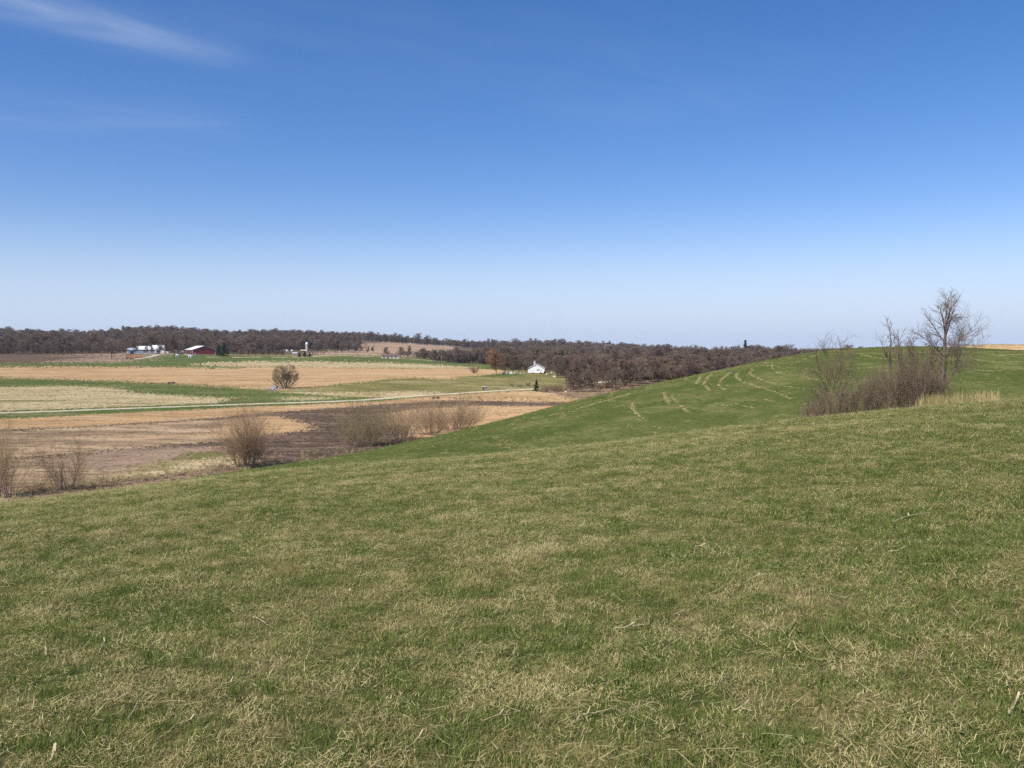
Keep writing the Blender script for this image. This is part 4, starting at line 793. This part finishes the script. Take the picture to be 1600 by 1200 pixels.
# small white things left and right of the house
wb = [(787, 584.5, 5, 2.4), (790.5, 584, 2, 3.5), (798.5, 584, 4.5, 3.6), (804, 583.5, 1.2, 3), (813, 584, 2, 2), (819, 584, 2, 2.2), (854, 585, 1.6, 2.4), (861, 583.5, 1.2, 3), (867, 578, 2, 2.2), (866, 589, 4, 2.6), (874.5, 586.5, 5, 1.4)]
wl_ = ['low white box farthest left of the white house', 'upright white post beside the leftmost white box', 'pale pink-white hutch left of the white house', 'thin white post right of the pale hutch', 'small white box third from the white house corner', 'small white box nearest the left corner of the white house', 'white box by the shrub at the right of the house', 'thin white post right of the house shrubs', 'white birdhouse-sized box among branches right of the house', 'white-topped stand below the trees right of the house', 'long low white bench right of the house']
for k, (px, by, w_, h_) in enumerate(wb):
    p, r, _ = by_pix(px, by, by - 1); u = r / F; e = empty('white_box' if w_ > 1.4 else 'white_post', p, R.uniform(-.3, .3)); tag(e, wl_[k], 'box' if w_ > 1.4 else 'post')
    MB().box(-w_ * u / 2, w_ * u / 2, -.4, .4, -.2, h_ * u * .8).build('body', M['white_paint'], e)
    MB().poly([(-w_ * u / 2 - .06, -.46, h_ * u * .8), (w_ * u / 2 + .06, -.46, h_ * u * .8), (0, -.46, h_ * u)], (0, .92, 0)).build('lid', M['white_paint'] if k % 3 else M['pale_wall'], e)
# red barn
p, r, _ = by_pix(319, 554.5, 541); u = r / F
yaw = math.radians(17)
ba = gable('red_barn', p, yaw, 33 * u, 36 * u, 7.6 * u, 13 * u, M['red_wall'], M['white_roof'], 'red steel barn with a bright white roof', 'barn', over=.5)
opening(ba, 'door', 2.5 * u, 9 * u, .1, 6.6 * u, 0, M['red_wall'], M['red_wall']); opening(ba, 'door', -13.6 * u, -12.4 * u, .1, 3.2 * u, 0, M['white_paint'], M['white_paint'])
for k in range(2): MB().box((-16.5 + 32.6 * k) * u, (-16.1 + 32.6 * k) * u, -.06, 0, 0, 7.4 * u).build('corner_trim', M['white_paint'], ba)
MB().box(-16.4 * u, 16.4 * u, -.05, 0, .1, .5).build('base_trim', M['pale_wall'], ba)
sd = MB().box(-16.5 * u - .05, -16.5 * u, 3, 33 * u, .1, 6.0 * u).build('open_bay', M['dark'], ba)  # flat dark sheet: shade inside the open side is put into its colour
for k in range(4): MB().box(-16.5 * u - .12, -16.5 * u - .06, (9 + k * 7) * u, (9 + k * 7) * u + .35, .1, 6.1 * u).build('post', M['pole_wood'], sd)
# pale blue shed and the white-roofed shed
p, r, _ = by_pix(229, 553, 541); u = r / F
sh = gable('machine_shed', p, math.radians(4), 23 * u, 14, 6.3 * u, 11.0 * u, M['blue_wall'], M['white_roof'], 'long pale blue shed with a white roof left of the barn', 'shed', ridge='x')
for k in range(3): opening(sh, 'door', (-10 + k * 7) * u, (-5.5 + k * 7) * u, .1, 4.6 * u, 0, M['white_paint'], M['blue_wall'] if k != 1 else M['white_roof'])
p, r, _ = by_pix(207, 553, 543); u = r / F
sh = gable('lean_shed', p, math.radians(4), 13 * u, 9, 5.6 * u, 8.2 * u, M['blue_wall'], M['blue_wall'], 'small blue-grey shed at the left end of the long pale shed', 'shed', ridge='x')
opening(sh, 'door', -3 * u, 2 * u, .1, 4 * u, 0, M['white_paint'], M['dark'])
p, r, _ = by_pix(247, 551.5, 540); u = r / F
sh = gable('white_shed', p, math.radians(-6), 17 * u, 10, 6.5 * u, 11 * u, M['white_wall'], M['white_roof'], 'white shed at the right end of the long pale shed', 'shed', ridge='x')
opening(sh, 'door', -2 * u, 3 * u, .1, 4.5 * u, 0, M['white_paint'], M['dark'])
# wagons
for k, (px, by, w_, h_, m, lab) in enumerate([(203, 561, 10, 7, 'orange_board', 'orange box wagon parked in front of the blue shed'), (216.5, 559.5, 10, 6, 'pale_wall', 'tan flat-roofed wagon right of the orange wagon')]):
    p, r, _ = by_pix(px, by, by - 7); u = r / F; e = empty('farm_wagon', p, R.uniform(-.1, .1) - az(px)); tag(e, lab, 'wagon')
    w2, z0, z1 = w_ * u / 2, .85, h_ * u
    MB().poly([(-w2, -1.1, z0 + .5), (-w2 * .8, -1.1, z0), (w2 * .8, -1.1, z0), (w2, -1.1, z0 + .5), (w2, -1.1, z1), (-w2, -1.1, z1)], (0, 2.2, 0)).build('box', M['orange_board'], e)
    MB().box(-w2 - .1, w2 + .1, -1.25, 1.25, z1, z1 + .18).build('roof' if k else 'top_rail', M[m], e); MB().box(-w2 * .95, w2 * .95, -.3, .3, .6, z0).build('chassis', M['rust'], e)
    for sx in (-.7, .7):
        for sy in (-1, 1):
            wh = MB().tube((sx * w2, sy * .75 - .12, .42), (sx * w2, sy * .75 + .12, .42), .44, n=14).build('wheel', M['rubber'], e); MB().tube((sx * w2, sy * .75 - .14, .42), (sx * w2, sy * .75 + .14, .42), .2, n=10).build('rim', M['white_paint'], wh)
# calf hutches and white yard things
hl = ['leftmost white yard hutch below the white shed', 'white yard hutch right of the leftmost one', 'white yard hutch highest in the yard', 'white yard hutch beside the highest one', 'white yard hutch in the middle of the yard', 'lower white yard hutch on the green bank', 'white yard hutch before the open bay of the barn', 'white yard hutch touching the barn corner', 'lowest white yard hutch on the grass before the barn', 'low white hutch nearest the dark bay']
for k, (px, by) in enumerate([(260, 552), (264.5, 552), (273.5, 548), (282, 547.5), (280, 552.5), (277, 556.5), (295, 553.5), (299.5, 554), (297.5, 558.5), (285.5, 550)]):
    p, r, _ = by_pix(px, by, by - 2); e = empty('yard_hutch', p, R.uniform(-.6, .6)); tag(e, hl[k], 'hutch', 'white hutches in the farmyard')
    s_ = R.uniform(1.1, 1.6); MB().poly([(-.9 * s_, -.8, 0), (.9 * s_, -.8, 0), (.85 * s_, -.8, 1.0 * s_), (.45 * s_, -.8, 1.5 * s_), (-.45 * s_, -.8, 1.5 * s_), (-.85 * s_, -.8, 1.0 * s_)], (0, 2.2, 0)).build('shell', M['white_paint'], e)
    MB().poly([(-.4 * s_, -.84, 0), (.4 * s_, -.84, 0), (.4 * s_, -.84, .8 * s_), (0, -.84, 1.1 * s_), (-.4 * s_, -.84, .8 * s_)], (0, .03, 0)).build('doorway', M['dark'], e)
# silo and small sheds near it
p, r, _ = by_pix(479.5, 549, 535); u = r / F; e = empty('silo', p); tag(e, 'pale silo with a white domed cap rising above the trees', 'silo')
MB().lathe([(1.9 * u, -.5), (1.9 * u, 10.5 * u)], 20).build('shaft', M['concrete'], e)
MB().lathe([(2.15 * u, 10.5 * u), (2.15 * u, 11.4 * u)], 20).build('rim_band', M['white_paint'], e); MB().lathe([(1.9 * u, 11.4 * u), (1.8 * u, 12.4 * u), (1.4 * u, 13.3 * u), (.8 * u, 13.9 * u), (.1, 14.1 * u)], 20).build('dome', M['white_roof'], e)
for k in range(6): MB().lathe([(1.93 * u, (1 + 1.6 * k) * u), (1.93 * u, (1.12 + 1.6 * k) * u)], 20).build('hoop', M['pole_wood'], e)
for px, by, w_, h_, wm_, rm, lab in [(452, 549.5, 9, 2.6, 'white_wall', 'white_roof', 'low white shed left of the silo'), (461, 553.5, 6, 2.4, 'white_wall', 'white_roof', 'tiny white shed below left of the silo'), (474, 550, 7, 3.2, 'brown_wall', 'pale_wall', 'small brown shed at the foot of the silo'), (484, 554.5, 4, 2.2, 'pale_wall', 'pale_wall', 'tiny pale shed right below the silo'), (391, 541.5, 6, 3, 'pale_wall', 'brown_wall', 'small pale house half hidden in the wood above the hedge')]:
    p, r, _ = by_pix(px, by, by - 3); u = r / F
    q = gable('small_shed', p, R.uniform(-.2, .2), w_ * u, 5, h_ * u * .65, h_ * u, M[wm_], M[rm], lab, 'shed', ridge='x'); opening(q, 'door', -.8, .8, .1, min(2, h_ * u * .55), 0, M['white_paint'], M['dark'])
p, r, _ = by_pix(610, 560.3, 553); u = r / F
q = gable('low_shed', p, math.radians(3), 27 * u, 7, 4.6 * u, 6.4 * u, M['pale_wall'], M['brown_wall'], 'long low pale shed by the far road below the ridge field', 'shed', ridge='x')
for k in range(4): opening(q, 'window' if k != 1 else 'door', (-11 + k * 6) * u, (-8.6 + k * 6) * u, (1.2 if k != 1 else 0) * u + .1, 3.4 * u, 0, M['white_paint'], M['dark'])
# farm buildings up on the skyline
for px, yy, w_, h_, lab in [(33, 523, 3, 2.6, 'tiny white house on the left skyline'), (1083 - 133, 541, 6, 2.4, 'small pale house in the far trees above the wood')]:
    pp = atr(px, 1480); u = 1480 / F; pp = (pp[0], pp[1], max(pp[2], (HZ - yy) / F * 1480 - 2)); q = gable('far_house', (pp[0], pp[1], hz(pp[0], pp[1]) + 3), .2, w_ * u * 1.6, 8, 6, 9.5, M['white_wall'], M['grey_roof'], lab, 'house', ridge='x'); opening(q, 'window', -1, 1, 2, 4, 0, M['white_paint'], M['glass'])
# poles
for px, by, ty, w_, m, lab in [(513.5, 561.5, 545.5, 1, 'pole_wood', 'utility pole by the green field right of the silo'), (568, 559, 548, 1, 'pole_wood', 'utility pole beside the far road'), (690, 567, 556, 1, 'pole_wood', 'utility pole in front of the dark wood by the far road'), (918, 591, 568, 1, 'white_paint', 'tall pale pole standing in the wood right of the white house')]:
    p, r, _ = by_pix(px, by, ty); h_ = (by - ty) * r / F; e = empty('utility_pole', p); tag(e, lab, 'pole')
    MB().tube((0, 0, -.3), (0, 0, h_), .17, .11, 8).build('post', M[m], e)
    c_ = MB().box(-1.1, 1.1, -.07, .07, h_ - .8, h_ - .62).build('crossarm', M[m], e)
    for x_ in (-.95, 0.0, .95): MB().lathe([(.06, 0), (.08, .1), (.03, .22)], 8, (x_, 0, h_ - .62)).build('insulator', M['white_paint'], c_)
    if m == 'white_paint': MB().box(-.9, .9, -.5, .5, -.1, .7).build('base', M['white_paint'], e)
for px, by, lab in [(664.5, 614.5, 'thin white marker post on the olive slope above the track')]:
    p, r, _ = by_pix(px, by, by - 4); e = empty('marker_post', p); tag(e, lab, 'post'); MB().tube((0, 0, -.2), (0, 0, 1.0), .06).build('post', M['white_paint'], e); MB().tube((0, 0, 1.0), (0, 0, 1.12), .075, .05).build('cap', M['white_paint'], e)
# small things lying about the valley
def rock(name, loc, sx, sy, sz, m, label, cat, seed, group=None):
    g = random.Random(seed); b = MB(); n, k = 10, 6; vs = []; fs = []
    for i in range(k + 1):
        ph = -math.pi / 2 + math.pi * i / k
        for j in range(n):
            q = 1 + g.uniform(-.16, .16); vs.append((sx * q * math.cos(ph) * math.cos(2 * math.pi * j / n), sy * q * math.cos(ph) * math.sin(2 * math.pi * j / n), sz * (.35 + q * math.sin(ph))))
    for i in range(k):
        for j in range(n): fs.append((i * n + j, i * n + (j + 1) % n, (i + 1) * n + (j + 1) % n, (i + 1) * n + j))
    o = b.add(vs, fs).build(name, m); o.location = loc; o.rotation_euler = (0, 0, g.uniform(0, 6)); tag(o, label, cat, group); return o
for k, (px, by, lab) in enumerate([(677.5, 623, 'left one of two small black boulders below the track'), (684.5, 623, 'right one of two small black boulders below the track')]):
    p, r, _ = by_pix(px, by, by - 3); rock('boulder', p, .45, .38, .42, M['dark_stone'], lab, 'boulder', k)
pl = ['largest grey stone at the left foot of the lone bushy tree', 'flat grey stone at the very left of the stone heap', 'grey stone low in front of the lone bushy tree', 'grey stone tucked behind the largest one', 'small grey stone at the right of the heap', 'small pale stone on top of the heap', 'blue-grey stone nearest the green strip', 'blue-grey stone under the leftmost branches']  # made-up stones, standing in for a bluish dim strip beside the tree
for k, (px, by, s_) in enumerate([(430, 607, .75), (419.5, 609, .5), (427, 609.5, .5), (432, 604.5, .55), (436, 608, .4), (431, 605.5, .3), (423, 610, .4), (426, 605.5, .5)]):
    p, r, _ = by_pix(px, by, by - 2); rock('field_stone', p, s_ * 1.2, s_, s_ * .8, M['stone'], pl[k], 'stone', 20 + k, 'stones under the lone bushy tree')
p, r, _ = by_pix(268, 600, 598); e = empty('feed_trough', p, .05); tag(e, 'dark feed trough at the edge of the stubble field', 'trough'); b = MB()
for a in ((-1.2, 1.2, -.4, -.32, .25, .7), (-1.2, 1.2, .32, .4, .25, .7), (-1.2, -1.12, -.32, .32, .25, .7), (1.12, 1.2, -.32, .32, .25, .7), (-1.12, 1.12, -.32, .32, .25, .32)): b.box(*a)
b.build('tub', M['rust'], e)
for x_ in (-1, 1):
    for y_ in (-.3, .3): MB().box(x_ - .06, x_ + .06, y_ - .06, y_ + .06, -.2, .25).build('leg', M['dark'], e)
p, r, _ = by_pix(758, 609.5, 605); e = empty('utility_box', p, .6); tag(e, 'small pale box with a dark side above the track', 'box')
MB().box(-.55, .55, -.45, .45, -.1, .95).build('body', M['pale_wall'], e); MB().box(-.6, -.552, -.4, .4, .05, .9).build('door', M['dark'], e); MB().box(-.6, .6, -.5, .5, .95, 1.03).build('lid', M['white_paint'], e)
for k, (a, b_, lab) in enumerate([((871, 610.5), (878, 614.5), 'bleached fallen log nearer the pointed evergreen'), ((883, 614), (889, 618.5), 'bleached fallen log farther right at the wood edge')]):
    p, q = at(*a, valley, 100), at(*b_, valley, 100); q = (p[0] + (q[0] - p[0]), p[1] + max(-3.0, min(3.0, q[1] - p[1])), 0); q = (q[0], q[1], hz(q[0], q[1]))
    e = empty('fallen_log', p); tag(e, lab, 'log'); d = Vector(q) - Vector(p); MB().tube((0, 0, .3), (d.x, d.y, d.z + .45), .24, .14, 9).build('trunk', M['bleached'], e)
    for t, w_ in ((.45, (.3, .2, .8)), (.7, (-.4, -.1, .6))): s_ = d * t; MB().tube((s_.x, s_.y, s_.z + .35), (s_.x + w_[0], s_.y + w_[1], s_.z + .35 + w_[2]), .06, .02, 5).build('branch_stub', M['bleached'], e)

# ------------------------------------------------------------------ dry stalks lying on the near grass
M['stalk'] = plain('dry_stalk', (0.50, 0.40, 0.25), .9, .25, 30, spec=.1)
st = [([(958, 990), (985, 988), (1013, 982)], .006, 'thickest pale stalk lying in the middle right of the grass'), ([(892, 1140), (910, 1128), (930, 1122), (955, 1119)], .005, 'long curved pale stalk near the bottom centre'), ([(752, 1136), (780, 1130), (808, 1121)], .004, 'straight pale stalk left of the curved one at the bottom'),
      ([(1085, 868), (1087, 859), (1100, 859), (1108, 862)], .007, 'hooked pale stalk in the right half of the grass'), ([(1160, 917), (1185, 908), (1208, 902)], .005, 'slanting pale stalk right of the hooked one'), ([(1388, 867), (1405, 867), (1416, 864)], .006, 'short pale stalk far right of the hooked one'),
      ([(1395, 820), (1420, 812), (1455, 805)], .007, 'long thin stalk in the upper right of the grass'), ([(245, 1165), (280, 1142), (315, 1130), (355, 1115)], .004, 'long pale stalk in the lower left of the grass'), ([(200, 1130), (215, 1108), (240, 1105), (290, 1108)], .004, 'bent pale stalk above the long lower left one'), ([(330, 1092), (360, 1076), (400, 1060)], .004, 'thin stalk rising right in the left half of the grass'),
      ([(72, 1031), (73, 1025), (98, 1019)], .006, 'small hooked stalk near the left edge'), ([(155, 1026), (163, 1012), (165, 1008)], .005, 'short upright pale stalk near the left edge'), ([(395, 970), (405, 975), (415, 979)], .006, 'short pale stalk in the left centre of the grass'), ([(636, 1178), (655, 1168), (674, 1162)], .004, 'short pale stalk at the bottom left of centre'),
      ([(1142, 1121), (1160, 1118), (1175, 1120)], .005, 'small flat stalk at the lower right of centre'), ([(1575, 1125), (1588, 1108), (1598, 1092)], .005, 'pale stalk cut by the right edge at the bottom'), ([(80, 1198), (84, 1188), (85, 1182)], .008, 'thick white stalk end at the bottom left corner'), ([(535, 935), (545, 930), (552, 921)], .006, 'thin forked stalk in the middle of the grass')]
for pts, rad, lab in st:
    P = [Vector(at(*q)) + Vector((0, 0, .028 + (.012 if i % 2 else 0))) for i, q in enumerate(pts)]
    rad = rad * .55
    e = empty('dry_stalk', P[0] - Vector((0, 0, .04))); tag(e, lab, 'stalk', 'dry stalks lying on the near grass'); b = MB()
    dense = [P[i].lerp(P[i + 1], t / 4) + Vector((R.gauss(0, .003), R.gauss(0, .003), R.gauss(0, .003))) for i in range(len(P) - 1) for t in range(4)] + [P[-1]]
    Q = [q - e.location for q in dense]; n = len(Q) - 1
    for i in range(n): b.tube(Q[i], Q[i + 1], rad * (1 - .5 * i / n), rad * (1 - .5 * (i + 1) / n), 6)
    b.build('stem', M['stalk'], e)
    m_ = Q[n // 2]; dr = (Q[-1] - Q[0]).normalized(); sd_ = Vector((-dr.y, dr.x, 0)) * rad * 1.6; L_ = dr * .06 + Vector((R.uniform(-.04, .04), R.uniform(-.04, .04), .03))
    MB().add([m_ - sd_, m_ + sd_, m_ + L_ * .6 + sd_ * .8, m_ + L_ * .6 - sd_ * .8, m_ + L_ + Vector((0, 0, -.02))], [(0, 1, 2, 3), (3, 2, 4)]).build('leaf', M['stalk'], e)

# ------------------------------------------------------------------ thin spring haze over the valley
hb = MB().box(-4900, 4900, -4900, 4900, -110, 62).build('haze', None); hb['kind'] = 'stuff'; hb['label'] = 'thin pale haze over the whole valley'
m, nt, o = mat('haze_air'); pv = nt.nodes.new('ShaderNodeVolumePrincipled'); pv.inputs['Color'].default_value = (0.90, 0.93, 1.0, 1); pv.inputs['Density'].default_value = 0.00006; pv.inputs['Anisotropy'].default_value = 0.2
nt.links.new(pv.outputs[0], o.inputs['Volume']); hb.data.materials.append(m)
